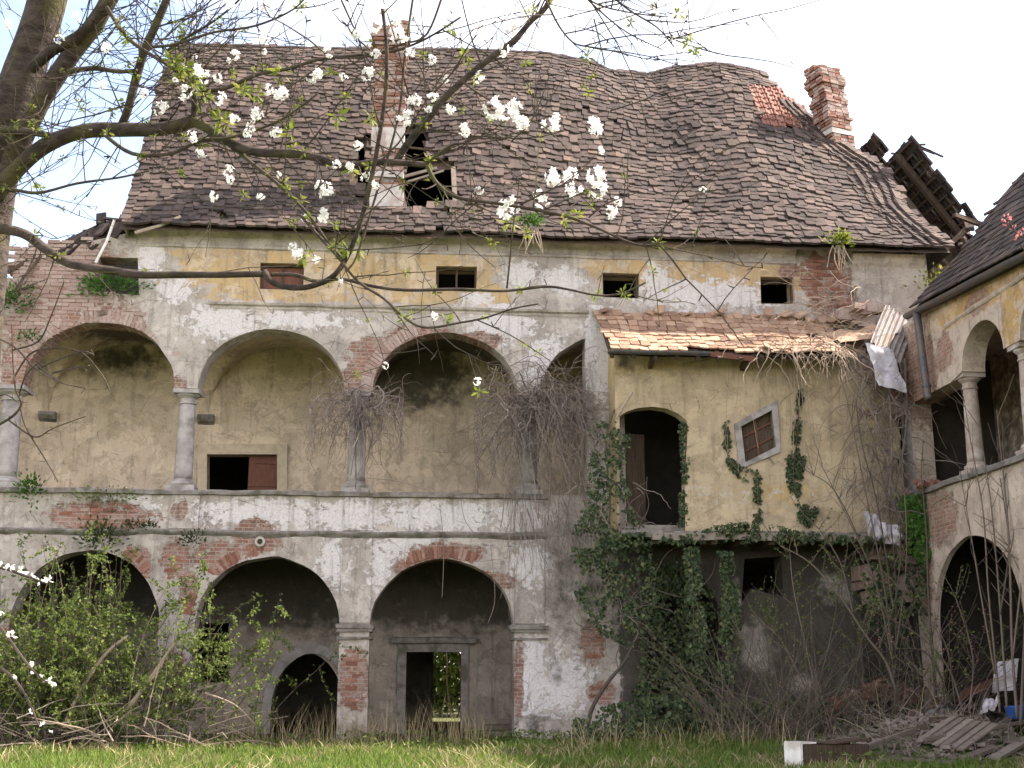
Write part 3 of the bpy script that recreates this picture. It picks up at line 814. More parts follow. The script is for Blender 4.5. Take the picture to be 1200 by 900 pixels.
sheet('rear_wall', [(-13, -0.2), (12.5, -0.2), (12.5, 11.6), (-13, 11.6)], [[(0.55, 0.0), (1.75, 0.0), (1.75, 2.3), (0.55, 2.3)]], 0.8, lambda u, v, d: (u, 11.4 - d, v), M['facade'], house, reveal=0.6)
# dark backs of the small windows, and a board in two of them
for i, (x0, x1, z0, z1) in enumerate(WIN):
    fr = MB(); w = 0.05
    for (xa, xb, za, zb) in ((x0, x1, z1 - w, z1), (x0, x1, z0, z0 + w), (x0, x0 + w, z0 + w, z1 - w), (x1 - w, x1, z0 + w, z1 - w)):
        fr.box(((xa + xb) / 2, 0.16, (za + zb) / 2), (xb - xa, 0.10, zb - za), jit=0.004)
    wf = fr.build('window_frame', M['dark_wood'], house)
    if i < 2:
        pn = MB(); pn.box(((x0 + x1) / 2, 0.17, (z0 + z1) / 2), (0.045, 0.06, z1 - z0 - 2 * w)); pn.build('window_bar', M['dark_wood'], wf)
        if i == 0:
            b2 = MB(); b2.box(((x0 + x1) / 2, 0.2, (z0 + z1) / 2), (x1 - x0 - 2 * w, 0.03, z1 - z0 - 2 * w)); b2.build('window_board', M['red_door'], wf)

# ------------------------------------------------------------------ main roof
Y0, Z0, Y1 = -0.52, 11.86, 5.5
ridge_px = [(150, 50), (205, 55), (400, 60), (560, 62), (640, 65), (690, 75), (720, 87), (760, 90), (790, 82), (840, 77), (880, 84), (905, 92), (960, 110), (1100, 150)]
rpts = [aty(px, py, Y1) for px, py in ridge_px]
def ridge_z(x):
    if x <= rpts[0].x: return rpts[0].z
    for a, b in zip(rpts[:-1], rpts[1:]):
        if a.x <= x <= b.x: return a.z + (b.z - a.z) * (x - a.x) / (b.x - a.x)
    return rpts[-1].z
def roof_pt(x, v):
    zt = ridge_z(x + (v - 1) * 0.2)
    eave = Z0 + 0.07 * noise.noise((x * 0.35, 0.5, 0)) + 0.02 * noise.noise((x * 2.1, 0.5, 7))
    p = Vector((x, Y0 + (Y1 - Y0) * v, eave + (zt - eave) * (v + 0.035 * math.sin(math.pi * 2 * v) * -0.6)))
    k = math.sin(math.pi * min(1, v * 1.02))
    d = k * (0.24 * noise.noise((x * 0.33, v * 2.2, 4.2)) + 0.06 * noise.noise((x * 1.0, v * 5, 8.2)))
    if x > 9: d -= (x - 9) * 0.03 * k
    p += Vector((0, -0.8, 0.6)) * d
    return p
def hip_x(v):                      # right-hand edge of the front slope
    return 13.15 - 3.0 * v + 0.35 * math.sin(v * math.pi) + 0.55 * math.exp(-((v - 0.44) / 0.13) ** 2) + 0.10 * noise.noise((v * 14, 2, 2))
def verge_x(v): return -7.25 - 0.42 * v
roof = thing('roof', None, None); roof.parent = house; roof.location = Vector((2, 2.5, 12)) - parent_world(house)
def in_dormer(x, v):
    p = roof_pt(x, v); d = p - CAM
    pz = d.dot(FW); px = 600 + FPX * d.dot(RT) / pz; py = 450 - FPX * d.dot(UP) / pz
    return (472 < px < 537 and 193 < py < 249) or (470 < px < 502 and 150 < py < 200) or (415 < px < 432 and 165 < py < 225)
def underlay():
    nx, nv = 150, 56; vs, fs, ok = [], [], []
    for j in range(nv + 1):
        v = j / nv
        for i in range(nx + 1):
            x = verge_x(v) + (hip_x(v) - verge_x(v)) * i / nx
            p = roof_pt(x, v); vs.append(p + Vector((0, 0.05, -0.06))); ok.append(in_dormer(x, v))
    n = nx + 1
    for j in range(nv):
        for i in range(nx):
            f = (j * n + i, j * n + i + 1, (j + 1) * n + i + 1, (j + 1) * n + i)
            if not all(ok[k] for k in f): fs.append(f)
    mb = MB(); mb.add(vs, fs, 0.2); mb.build('roof_boarding', M['dark_wood'], roof)
    vs, fs = [], []                 # rear slope and the hip end
    for i in range(31):
        x = -7.7 + (hip_x(1) + 7.7) * i / 30
        vs += [(x, Y1 + .02, ridge_z(x) - 0.08), (x, 11.9, 11.7)]
    fs += [(2 * i, 2 * i + 1, 2 * i + 3, 2 * i + 2) for i in range(30)]
    mb = MB(); mb.add(vs, fs, 0.3); mb.build('rear_slope', M['tile'], roof)
    mb = MB(); c0 = roof_pt(hip_x(0), 0); ring_ = [roof_pt(hip_x(j / 20), j / 20) + Vector((0, 0.05, -0.08)) for j in range(21)]
    vs = ring_ + [Vector((13.1, 11.9, 11.7))]
    mb.add(vs, [(j, j + 1, 21) for j in range(20)], 0.3); mb.build('hip_slope', M['tile'], roof)
    mb = MB(); vs = [roof_pt(verge_x(j / 20) + 0.15, j / 20) + Vector((0, 0.05, -0.1)) for j in range(21)] + [Vector((-7.3, 11.9, 11.7)), Vector((-7.3, 0.3, 11.7))]
    mb.add(vs, [tuple(range(22, -1, -1))], 0.3); mb.build('gable', M['facade'], roof)
underlay()

def tile_geo(w, L, t=0.03, curl=0.0):
    a = rng.uniform(-.012, .012); o = [(-w / 2, L), (-w / 2, 0.022 + a), (-w * 0.3, 0.004 + a * .5), (0, -0.004), (w * 0.3, 0.004 - a * .5), (w / 2, 0.022 - a), (w / 2, L)]
    vs = [(u, v, t + curl * (u / w) ** 2 + rng.uniform(-.004, .004)) for u, v in o] + [(u, v, 0.0) for u, v in o]
    fs = [(6, 5, 4, 3, 2, 1, 0)] + [(i, i + 1, 8 + i, 7 + i) for i in range(6)]
    return vs, fs
def frame_at(fn, x, v, eps=0.02):
    p = fn(x, v); a = (fn(x + 0.1, v) - fn(x - 0.1, v)).normalized(); b = (fn(x, v + eps) - p).normalized()
    n = a.cross(b).normalized(); b = n.cross(a)
    return Matrix((a, b, n)).transposed().to_4x4(), p
def row_matrix(m, p, tilt, roll, lift=0.0, spin=0.0):
    return Matrix.Translation(p) @ m @ Matrix.Translation((0, 0, lift)) @ Matrix.Rotation(spin, 4, 'Z') @ Matrix.Rotation(tilt, 4, 'X') @ Matrix.Rotation(roll, 4, 'Y')
def in_red(x, v):
    p = roof_pt(x, v); d = p - CAM
    pz = d.dot(FW); px = 600 + FPX * d.dot(RT) / pz; py = 450 - FPX * d.dot(UP) / pz
    return 105 < py < 155 and 874 + (py - 105) * 0.45 < px < 928 + (py - 105) * 1.1

NROW = 43
joined = MB(); single = []; reds = []
slope_len = math.hypot(Y1 - Y0, 19.8 - Z0)
expo = slope_len / NROW
for j in range(NROW):
    v = (j + 0.02) / NROW
    x = verge_x(v) + rng.uniform(0, 0.1)
    wave = rng.uniform(0, 6)
    while x < hip_x(v) - 0.05:
        w = rng.uniform(0.20, 0.27)
        if x > 8.5: w *= 1.1
        xc = x + w / 2; x += w - rng.uniform(0.0, 0.012)
        if in_dormer(xc, v) or in_red(xc, v) : continue
        if rng.random() < 0.006: continue
        vv = v + (0.22 * noise.noise((xc * 0.7, j * 0.37, 3)) + rng.gauss(0, 0.085)) / NROW * 2
        m, p = frame_at(roof_pt, xc, min(max(vv, 0), 1))
        bad = rng.random() < (0.05 + (.3 if noise.noise((xc * .6, v * 5, 21)) > .33 else 0))
        mt = row_matrix(m, p, R(-6.5) + rng.gauss(0, 0.022), rng.gauss(0, 0.045) * (2.4 if bad else 1), 0.045 + abs(rng.gauss(0, .014)), rng.gauss(0, 0.03) * (3.2 if bad else 1) + 0.05 * noise.noise((xc * 0.5, v * 4, 9)))
        single.append((mt, w, v, xc))
single.sort(key=lambda t: -(t[3] * 0.02 - t[2] * 2))
TILES = []
for k in range(6):
    mb = MB(); vs, fs = tile_geo(0.235, expo * 1.75, 0.055, rng.uniform(-0.02, 0.03)); mb.add(vs, fs, 0.0); TILES.append(mb.mesh('tile_%d' % k, M['tile']))
wr = parent_world(roof)
def put_tile(me, mt, parent, name):
    o = bpy.data.objects.new(name, me); COL.objects.link(o); o.parent = parent
    o.matrix_basis = Matrix.Translation(-parent_world(parent)) @ mt; return o
for (mt, w, v, xc) in single[:300]:
    put_tile(rng.choice(TILES), mt @ Matrix.Diagonal((w / 0.235, 1, 1, 1)), roof, 'roof_tile')
for (mt, w, v, xc) in single[300:]:
    vs, fs = tile_geo(w, expo * 1.75, 0.055, rng.uniform(-0.02, 0.03)); joined.add([mt @ Vector(q) for q in vs], fs)
joined.build('roof_tiling', M['tile'], roof, kind='stuff')
# the patch of newer red interlocking tiles
mb = MB()
for k in range(5): pass
rt = []
for k in range(3):
    mb = MB(); prof = [(-0.12, 0.0), (-0.10, 0.035), (-0.06, 0.04), (-0.03, 0.012), (0.03, 0.008), (0.06, 0.03), (0.10, 0.036), (0.12, 0.0)]
    n = len(prof); vs = [(a, 0, b + 0.03) for a, b in prof] + [(a, 0.42, b) for a, b in prof] + [(a, 0, -0.01) for a, b in prof]
    mb.add(vs, [(i, i + 1, n + i + 1, n + i) for i in range(n - 1)] + [(2 * n + i, 2 * n + i + 1, i + 1, i) for i in range(n - 1)], 0.0); rt.append(mb.mesh('red_tile_%d' % k, M['red_tile']))
nr = 30
for j in range(nr):
    v = j / nr; x = 8.0
    while x < hip_x(v):
        if in_red(x, v):
            m, p = frame_at(roof_pt, x, v)
            put_tile(rng.choice(rt), row_matrix(m, p, R(-2), rng.gauss(0, 0.012), 0.05), roof, 'interlocking_tile')
        x += 0.235
# ridge tiles
mb_ = MB()
rts = []
for k in range(3):
    mb = MB(); n = 7; vs = []
    for L, rr in ((0, 0.15), (0.42, 0.13)):
        for i in range(n): a = math.pi * i / (n - 1); vs.append((L, math.cos(a) * rr, math.sin(a) * rr * 0.8))
    mb.add(vs, [(i, i + 1, n + i + 1, n + i) for i in range(n - 1)], 0); rts.append(mb.mesh('ridge_tile_%d' % k, M['tile']))
x = verge_x(1)
while x < hip_x(1) - 0.2:
    a, b = roof_pt(x, 1), roof_pt(x + 0.38, 1); d = (b - a).normalized(); sd = Vector((0, 1, 0)); u = d.cross(sd).normalized()
    put_tile(rng.choice(rts), Matrix.Translation(a + Vector((0, 0, 0.0))) @ Matrix((d, sd, u)).transposed().to_4x4() @ Matrix.Rotation(rng.gauss(0, 0.05), 4, 'Z'), roof, 'ridge_tile'); x += 0.38
# tiles running down along the hip
hipmb = MB()
for row in range(5):
    for j in range(46):
        v = 0.01 + 0.76 * j / 46
        if row > 3.5 * (0.45 + 0.75 * (1 - abs(v - 0.35) * 1.6)): continue
        if rng.random() < 0.05: continue
        xh = hip_x(v) - 0.1 - row * 0.24
        p = roof_pt(xh, v) + Vector((0.0, -0.05, 0.08 + 0.02 * row * -1))
        along = (roof_pt(hip_x(v + .02) - 0.1 - row * .24, v + 0.02) - roof_pt(xh, v)).normalized()
        m, _ = frame_at(roof_pt, xh, v); nrm = Vector(m.col[2][:3])
        a = along.cross(nrm).normalized()
        up_ = (along * 0.75 + Vector(m.col[1][:3]) * 0.6 + a * -0.1).normalized(); nn = (nrm + Vector((0.25, 0, 0.15))).normalized(); a = up_.cross(nn).normalized(); nn = a.cross(up_)
        mt = Matrix.Translation(p) @ Matrix((a, up_, nn)).transposed().to_4x4() @ Matrix.Rotation(rng.gauss(-0.07, 0.05), 4, 'X') @ Matrix.Rotation(rng.gauss(0, 0.09), 4, 'Z') @ Matrix.Rotation(rng.gauss(0, 0.08), 4, 'Y')
        put_tile(rng.choice(TILES), mt, roof, 'hip_tile')
# inside of the hole in the roof: rafters and a leaning board
p0, p1 = roof_pt(0.86, 0.085), roof_pt(0.8, 0.26)
mb = MB(); mb.beam(aty(534, 250, 0.2), aty(531, 196, 0.95), 0.12, 0.05); mb.build('dormer_board', M['wood'], roof)
mb = MB(); mb.beam(aty(470, 208, 0.6), aty(512, 197, 0.7), 0.07, 0.07); mb.build('batten', M['wood'], roof)
mb = MB(); mb.beam(aty(470, 172, 1.2), aty(506, 176, 1.2), 0.06, 0.05); mb.build('batten', M['dark_wood'], roof)
mb = MB(); mb.beam(aty(478, 213, 0.6), aty(520, 200, 0.7), 0.05, 0.05); mb.build('batten', M['wood'], roof)

# ------------------------------------------------------------------ chimneys of the house
def chimney(pts_c, z0, z1, wx, wy, rot, lean, courses, name_brick, bands, cap):
    """square stack of brick courses round a dark core; bands = height ranges still under plaster"""
    ch = thing('chimney', None, None); ch.parent = house; ch.location = Vector((pts_c[0], pts_c[1], z0)) - parent_world(house)
    H = z1 - z0; ch_h = H / courses
    core = MB(); rm = Matrix.Rotation(rot, 3, 'Z')
    def cen(z): return Vector((pts_c[0] + lean[0] * (z - z0), pts_c[1] + lean[1] * (z - z0), z))
    for i in range(6):
        za, zb = z0 + H * i / 6, z0 + H * (i + 1) / 6 - (0.12 if i == 5 else 0)
        core.box(cen((za + zb) / 2), (wx - 0.07, wy - 0.07, zb - za + 0.01), rm)
    core.build('flue', M['darkstone'], ch)
    kx, ky = max(2, round(wx / 0.26)), max(2, round(wy / 0.26))
    for c in range(courses):
        z = z0 + ch_h * (c + 0.5)
        if any(a <= (z - z0) / H <= b for a, b in bands): continue
        out = 0.0
        for (a, b, o_) in cap:
            if a <= (z - z0) / H <= b: out = o_
        hx, hy = wx / 2 + out, wy / 2 + out
        for side in range(4):
            L = (2 * hx if side % 2 == 0 else 2 * hy); n = kx if side % 2 == 0 else ky
            bw = L / n
            for i in range(n):
                if side in (2,): continue
                if rng.random() < 0.03 or (c == courses - 1 and rng.random() < 0.45): continue
                s_ = -L / 2 + bw * (i + 0.5) + (0.0 if c % 2 else 0.03)
                q = [Vector((s_, -hy + 0.05, 0)), Vector((hx - 0.05, s_, 0)), Vector((s_, hy - 0.05, 0)), Vector((-hx + 0.05, s_, 0))][side]
                q += Vector((rng.uniform(-.015, .015), rng.uniform(-.015, .015), rng.uniform(-.006, .006)))
                o = bpy.data.objects.new('chimney_brick', rng.choice(BRK + PBRK)); COL.objects.link(o); o.parent = ch
                o.matrix_basis = Matrix.Translation(-parent_world(ch)) @ Matrix.Translation(cen(z)) @ Matrix.Rotation(rot, 4, 'Z') @ Matrix.Translation(q) @ \
                    Matrix.Rotation(R(90) * (side % 2) + rng.gauss(0, 0.03), 4, 'Z') @ Matrix.Diagonal((bw * rng.uniform(.86, .96) / 0.28, 1, ch_h * rng.uniform(.74, .9) / 0.079, 1))
    for (a, b) in bands:
        mb = MB(); za, zb = z0 + H * a, z0 + H * b
        mb.box(cen((za + zb) / 2), (wx + 0.03, wy + 0.03, zb - za), rm, jit=0.015); mb.build('render_band', M['chim_plaster'], ch)
    return ch
M['chim_plaster'] = simple('chimney_render', (0.52, 0.49, 0.46), (0.38, 0.35, 0.33), 5, 0.9, 0.4, c=(0.30, 0.22, 0.19))
chimney((-0.96, 0.62, 0), 12.3, 17.95, 0.80, 0.8, 0, (0.0, 0.0), 56, 'chimney_brick', [(0.0, 0.20), (0.235, 0.262), (0.375, 0.47)], [(0.87, 0.90, 0.04), (0.90, 0.97, 0.09), (0.97, 1.01, 0.05)])
a, b = aty(974, 140, 3.2), aty(977, 72, 3.2)
chimney((11.78, 3.3, 0), 16.2, 18.72, 0.74, 0.7, R(20), (-0.13, 0.0), 26, 'chimney_brick', [(0.12, 0.18)], [(0.3, 0.36, 0.03), (0.5, 0.56, 0.03), (0.74, 0.84, 0.05), (0.84, 1.01, 0.0)])

# ruined roof edge over the left-hand bay: sticks, battens and slipped tiles
for (a, b, w, h) in (((2, 322, -.1), (60, 292, .2), .10, .08), ((55, 300, 0), (150, 268, .5), .12, .1), ((78, 282, .3), (122, 262, .8), .1, .08), ((20, 335, -.2), (48, 300, .0), .08, .06),
                     ((128, 262, .7), (195, 252, .9), .10, .1), ((100, 290, .2), (165, 280, .3), .08, .06), ((0, 345, -.2), (40, 335, -.1), .06, .05), ((122, 256, .4), (170, 262, .4), .14, .05)):
    mb = MB(); mb.beam(aty(a[0], a[1], a[2]), aty(b[0], b[1], b[2]), w, h, jit=0.01); mb.build('fallen_rafter', M['dark_wood'], house)
mb = MB(); mb.tube([aty(112, 308, -.35), aty(125, 283, -.3), aty(134, 258, -.25)], 0.035, 6); mb.build('white_pole', M['white_paint'], house)
mb = MB(); mb.tube([aty(158, 273, -.5), aty(186, 265, -.45), aty(212, 254, -.4)], 0.045, 6); mb.build('pale_pole', M['pale_twig'], house)
def loose_tile(p, parent, me, n, up_, j=0.2, name='slipped_tile'):
    n = (Vector(n) + rv() * j).normalized(); u = (Vector(up_) + rv() * j).normalized(); a = u.cross(n).normalized(); u = n.cross(a)
    return put_tile(me, Matrix.Translation(p) @ Matrix((a, u, n)).transposed().to_4x4(), parent, name)
for i in range(110):
    t = rng.random(); px = 52 + 98 * t; py = 302 - 32 * t + rng.uniform(-5, 8)
    loose_tile(aty(px, py, rng.uniform(0.0, 0.6)), house, rng.choice(TILES), (-0.2, -0.75, 0.6), (0.5, 0.4, 0.6), 0.3)
for i in range(34):
    px = rng.uniform(118, 190); py = 268 + rng.uniform(-6, 8)
    loose_tile(aty(px, py, rng.uniform(0.2, 0.7)), house, rng.choice(TILES), (-0.1, -0.7, 0.7), (0.1, 0.6, 0.6), 0.28)
mb = MB(); p = aty(22, 305, .3); mb.box(aty(35, 310, 0.3), (1.0, 0.05, 0.34), Matrix.Rotation(R(-18), 3, 'Y')); mb.build('rusty_sheet', M['red_door'], house)

# ------------------------------------------------------------------ the annex built out on the upper floor
AX0, AX1, AY = 4.52, 11.45, -1.0
annex = thing('annex', 'ochre plastered upper-floor annex with small tiled roof, dark arched door and skewed window', 'building', (8, -0.5, 4.6))
ad = [xz(aty(*p, AY)) for p in ((726, 625), (726, 488))] + [xz(aty(*p, AY)) for p in ((735, 482), (748, 478), (765, 476.5), (782, 479), (795, 485), (804, 492), (806, 500), (803, 560), (803, 625))]
w_in = [xz(aty(*p, AY)) for p in ((868, 500), (904, 481), (909, 524), (873, 542))]
w_out = [xz(aty(*p, AY)) for p in ((860, 497), (910, 469), (914.5, 530), (866, 550))]
top_z = 9.22
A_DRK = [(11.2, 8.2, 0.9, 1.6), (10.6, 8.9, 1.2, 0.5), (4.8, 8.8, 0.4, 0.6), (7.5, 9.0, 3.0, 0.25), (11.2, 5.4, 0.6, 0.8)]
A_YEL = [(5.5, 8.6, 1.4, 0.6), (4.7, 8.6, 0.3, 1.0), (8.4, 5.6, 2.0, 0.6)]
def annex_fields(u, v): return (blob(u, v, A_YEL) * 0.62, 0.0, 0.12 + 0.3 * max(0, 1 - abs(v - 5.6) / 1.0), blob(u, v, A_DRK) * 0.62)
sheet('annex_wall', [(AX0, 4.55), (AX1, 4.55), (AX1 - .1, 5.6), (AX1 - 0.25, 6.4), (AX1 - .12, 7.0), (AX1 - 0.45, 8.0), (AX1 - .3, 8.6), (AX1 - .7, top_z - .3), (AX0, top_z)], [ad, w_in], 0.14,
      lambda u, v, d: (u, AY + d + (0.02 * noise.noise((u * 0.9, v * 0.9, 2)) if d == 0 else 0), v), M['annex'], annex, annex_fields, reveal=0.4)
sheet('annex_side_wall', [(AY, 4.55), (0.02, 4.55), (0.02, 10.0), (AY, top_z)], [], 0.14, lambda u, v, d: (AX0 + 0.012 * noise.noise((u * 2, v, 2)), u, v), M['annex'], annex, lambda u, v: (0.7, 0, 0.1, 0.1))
frame_ring('window_surround', w_in, w_out, AY - 0.045, 0.22, M['stone'], annex)
mb = MB(); c = [(u, AY + 0.16, v) for u, v in w_in]; mb.add(c + [(x, y + .04, z) for x, y, z in c], [(0, 1, 2, 3), (7, 6, 5, 4), (0, 4, 5, 1), (1, 5, 6, 2), (2, 6, 7, 3), (3, 7, 4, 0)])
sh = mb.build('shutter', M['red_wood'] if 'red_wood' in M else M['dark_wood'], annex)
mid = lambda i, j, t: (w_in[i][0] * (1 - t) + w_in[j][0] * t, AY + 0.14, w_in[i][1] * (1 - t) + w_in[j][1] * t)
mb = MB(); mb.beam(mid(0, 1, .5), mid(3, 2, .5), 0.05, 0.05, (0, 1, 0)); mb.build('shutter_post', M['red_door'], sh)
for t in (0.3, 0.7):
    mb = MB(); mb.beam(mid(0, 3, t), mid(1, 2, t), 0.035, 0.035, (0, 1, 0)); mb.build('shutter_rail', M['red_door'], sh)
# the slab the annex stands on, with its edge board
mb = MB(); mb.sweepx([(-1.62, 4.50), (-1.6, 4.66), (0.0, 4.70), (0.0, 4.50)], 4.55, 11.3, 40, 0.03); mb.build('floor_slab', M['darkstone'], annex)
mb = MB(); mb.sweepx([(-1.70, 4.44), (-1.71, 4.60), (-1.63, 4.60), (-1.63, 4.44)], 5.2, 10.6, 40, 0.035); mb.build('edge_board', M['wood'], annex)
for i in range(9):
    x = 5.3 + i * 0.66; mb = MB(); mb.box((x, -0.8, 4.42), (0.13, 1.55, 0.14), jit=0.01); mb.build('floor_joist', M['dark_wood'], annex)
# inside
mb = MB(); mb.box((5.0, 0.35, 5.9), (0.9, 0.06, 2.6), Matrix.Rotation(R(10), 3, 'Z')); mb.build('inner_door', M['dark_wood'], annex)
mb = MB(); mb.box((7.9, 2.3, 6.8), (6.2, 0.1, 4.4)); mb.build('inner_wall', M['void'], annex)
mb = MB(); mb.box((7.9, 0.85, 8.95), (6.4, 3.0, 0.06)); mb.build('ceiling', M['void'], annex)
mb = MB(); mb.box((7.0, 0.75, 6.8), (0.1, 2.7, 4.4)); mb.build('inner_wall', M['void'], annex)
# its lean-to roof
LT0, LT1 = aty(697, 366, -0.02), aty(992, 374, -0.02)
LE0, LE1 = aty(712, 411, -1.72), aty(1008, 413, -1.72)
def lt_pt(x, v):
    t = (x - LT0.x) / (LT1.x - LT0.x)
    top = Vector((x, -0.02, LT0.z + (LT1.z - LT0.z) * t)); bot = Vector((x, -1.72, LE0.z + (LE1.z - LE0.z) * t - 0.06 * math.sin(math.pi * t)))
    sag = -0.10 * math.sin(math.pi * v) * (0.6 + 0.4 * noise.noise((x * 0.8, v * 2, 3))) - (0.25 * max(0, t - 0.82) / 0.18 * v)
    p = bot + (top - bot) * v; return p + Vector((0, 0, sag + 0.03 * noise.noise((x * 1.6, v * 3, 8))))
lroof = thing('annex_roof', None, None); lroof.parent = annex; lroof.location = Vector((8, -0.9, 9.4)) - parent_world(annex)
LT = []
for k in range(6):
    mb = MB(); vs, fs = tile_geo(0.22, 0.40, 0.035, rng.uniform(-.02, .03)); mb.add(vs, fs, 0.0); LT.append(mb.mesh('lean_tile_%d' % k, M['pale_tile']))
LN = 9
nt = 0
for j in range(LN):
    v = (j + 0.02) / LN
    x0 = 4.22 + 0.10 * (1 - v) + rng.uniform(0, 0.12) - (0.15 * v); x1 = 10.25 - 0.75 * (1 - v) * (1 - v) + rng.uniform(-.25, .1)
    x = x0
    while x < x1:
        w = rng.uniform(0.205, 0.235); xc = x + w / 2; x += w + 0.008
        if j == 0 and 6.05 < xc < 7.3 and rng.random() < 0.8: continue
        if xc > 9.3 and rng.random() < 0.10: continue
        m, p = frame_at(lt_pt, xc, min(1, max(0.0, v + (0.35 * noise.noise((xc * 0.9, j * 0.5, 3)) + rng.uniform(-.06, .06)) / LN)), 0.03)
        put_tile(rng.choice(LT), row_matrix(m, p, R(-5) + rng.gauss(0, .025), rng.gauss(0, .05), 0.03 + rng.uniform(0, .012), rng.gauss(0, .05) + (0.1 if xc > 9 else 0)), lroof, 'roof_tile'); nt += 1
vs, fs = [], []
for i in range(31):
    for j in range(7):
        p = lt_pt(4.3 + (10.0 - 4.3) * i / 30, j / 6); vs.append(p - Vector((0, 0, 0.05)))
fs = [(i * 7 + j, (i + 1) * 7 + j, (i + 1) * 7 + j + 1, i * 7 + j + 1) for i in range(30) for j in range(6)]
n0 = len(vs); vs += [v - Vector((0, 0, 0.05)) for v in vs]; fs += [tuple(reversed([q + n0 for q in f])) for f in fs]
mb = MB(); mb.add(vs, fs, 0.4); mb.build('roof_boarding', M['dark_wood'], lroof)
for i in range(12):
    x = 4.35 + i * 0.5; mb = MB(); mb.beam(lt_pt(x, 0.0) + Vector((0, -0.05, -0.14)), lt_pt(x, 0.97) + Vector((0, 0, -0.14)), 0.09, 0.1); mb.build('rafter', M['dark_wood'], lroof)
for i in range(14):          # broken tiles along the junction with the wall
    x = rng.uniform(4.3, 10.3); loose_tile(Vector((x, -0.12 - rng.random() * 0.25, lt_pt(x, 0.92).z + 0.06)), lroof, rng.choice(LT), (0, -.4, .9), (0.4, .8, .3), 0.35)
for (x, y, z) in ((9.9, -1.3, 9.0), (10.2, -1.1, 9.15), (9.6, -1.75, 8.75), (10.0, -1.6, 8.8), (8.0, -1.8, 8.85), (8.25, -1.82, 8.83), (7.9, -1.8, 8.75)):
    loose_tile(Vector((x, y, z)), lroof, rng.choice(LT), (0, -.6, .7), (0.3, .6, .5), 0.4)
mb = MB(); n = 9; a, b = aty(712, 411, -1.83), aty(832, 412.5, -1.83)
for k in range(2):
    pass
vs = []; prof = [(math.cos(math.pi * (1 + i / (n - 1))) * 0.085, math.sin(math.pi * (1 + i / (n - 1))) * 0.085) for i in range(n)]
prof += [(y * 0.86, z * 0.86) for y, z in reversed(prof)]
mb.sweepx([(a.y + y, (a.z + b.z) / 2 - 0.0 + z) for y, z in prof], a.x, b.x, 20, 0.012); mb.build('gutter', M['metal'], annex)
mb = MB(); mb.beam(aty(832, 415, -1.7), aty(885, 421, -1.7), 0.05, 0.12); mb.build('fascia_board', M['red_door'], annex)
for x in (5.35, 7.55): mb = MB(); mb.beam((x, -1.05, 8.55), (x, -1.65, 8.72), 0.10, 0.12); mb.build('eaves_bracket', M['dark_wood'], annex)
mb = MB(); mb.tube([aty(722, 490, -1.15), aty(741, 459, -1.3)], 0.032, 6); mb.build('snapped_lath', M['pale_twig'], annex)

# ------------------------------------------------------------------ side wing on the right
WX = 11.55
wing = thing('side_wing', 'arcaded side wing with two tall columns, black gutter and a large dark arch below', 'building', (14, -7, 0))
WY0, WY1 = -16.0, -0.75            # near and far ends of the wing front
wb = [(-5.95, -4.05), (-8.55, -6.65), (-11.15, -9.25), (-13.75, -11.85), (-3.45, -1.15)]
def wing_up_hole():
    h = [(-13.75, 5.62), (-1.15, 5.62)]
    h += [p for p in arch(-3.45, -1.15, 7.82, 7.9, 8)] if False else [(-1.15, 7.75), (-3.45, 7.75)]
    for (a, b) in wb[:4]: h += arch(a, b, 7.85, 8.68, 18, 0.015, a)
    return h
low_arch = [(-5.85, -0.05), (-1.65, -0.05)] + arch(-5.85, -1.65, 2.5, 4.36, 26, 0.012, 3)
low_arch2 = [(-11.2, -0.05), (-7.2, -0.05)] + arch(-11.2, -7.2, 2.5, 4.36, 20, 0.012, 4)
W_BRK = [(-2.2, 4.9, 1.0, 0.6), (-1.3, 4.0, 0.5, 1.2), (-3.2, 8.5, 0.5, 0.45), (-1.6, 8.3, 1.2, 1.2), (-5.0, 9.1, 0.6, 0.25)]
W_YEL = [(-6.3, 8.5, 0.5, 1.0), (-8, 8.8, 2.5, 0.4), (-5.0, 9.2, 3.0, 0.4)]
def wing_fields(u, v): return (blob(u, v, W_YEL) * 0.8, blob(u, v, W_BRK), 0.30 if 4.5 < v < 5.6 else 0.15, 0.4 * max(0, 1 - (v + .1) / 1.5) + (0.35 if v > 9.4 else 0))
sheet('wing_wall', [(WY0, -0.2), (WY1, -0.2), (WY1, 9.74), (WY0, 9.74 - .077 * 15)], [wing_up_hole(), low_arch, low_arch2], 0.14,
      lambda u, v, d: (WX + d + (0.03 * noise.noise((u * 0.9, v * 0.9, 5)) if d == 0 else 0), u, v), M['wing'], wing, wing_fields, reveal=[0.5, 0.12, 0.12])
for y in (-3.75, -6.3, -8.9, -11.5): column(WX + 0.27, y, 5.64, 7.85, 0.17, M['wing_stone'], wing)
mb = MB(); mb.box((WX + 0.2, -0.85, 6.72), (0.45, 0.5, 2.2), jit=0.03); mb.box((WX + 0.18, -0.85, 7.75), (0.6, 0.62, 0.14), jit=0.02); mb.build('corner_pillar', M['stone'], wing)
def sweepy(name, prof, y0, y1, mat, parent, seg=40, jit=0.02):
    mb = MB(); mb.sweepx([(x, z) for x, z in prof], y0, y1, seg, jit)
    mb.v = [(b, a, c) for a, b, c in mb.v]; mb.f = [tuple(reversed(f)) for f in mb.f]; return mb.build(name, mat, parent)
sweepy('balcony_ledge', [(WX - 0.12, 5.53), (WX - 0.14, 5.62), (WX - .1, 5.65), (WX + .6, 5.65), (WX + .6, 5.53)], WY0, -0.9, M['darkstone'], wing, 60, 0.03)
sweepy('string_course', [(WX - 0.02, 8.98), (WX - 0.05, 9.02), (WX - .05, 9.06), (WX + .02, 9.08), (WX + .05, 9.0)], WY0, -3.4, M['wing'], wing, 60, 0.015)
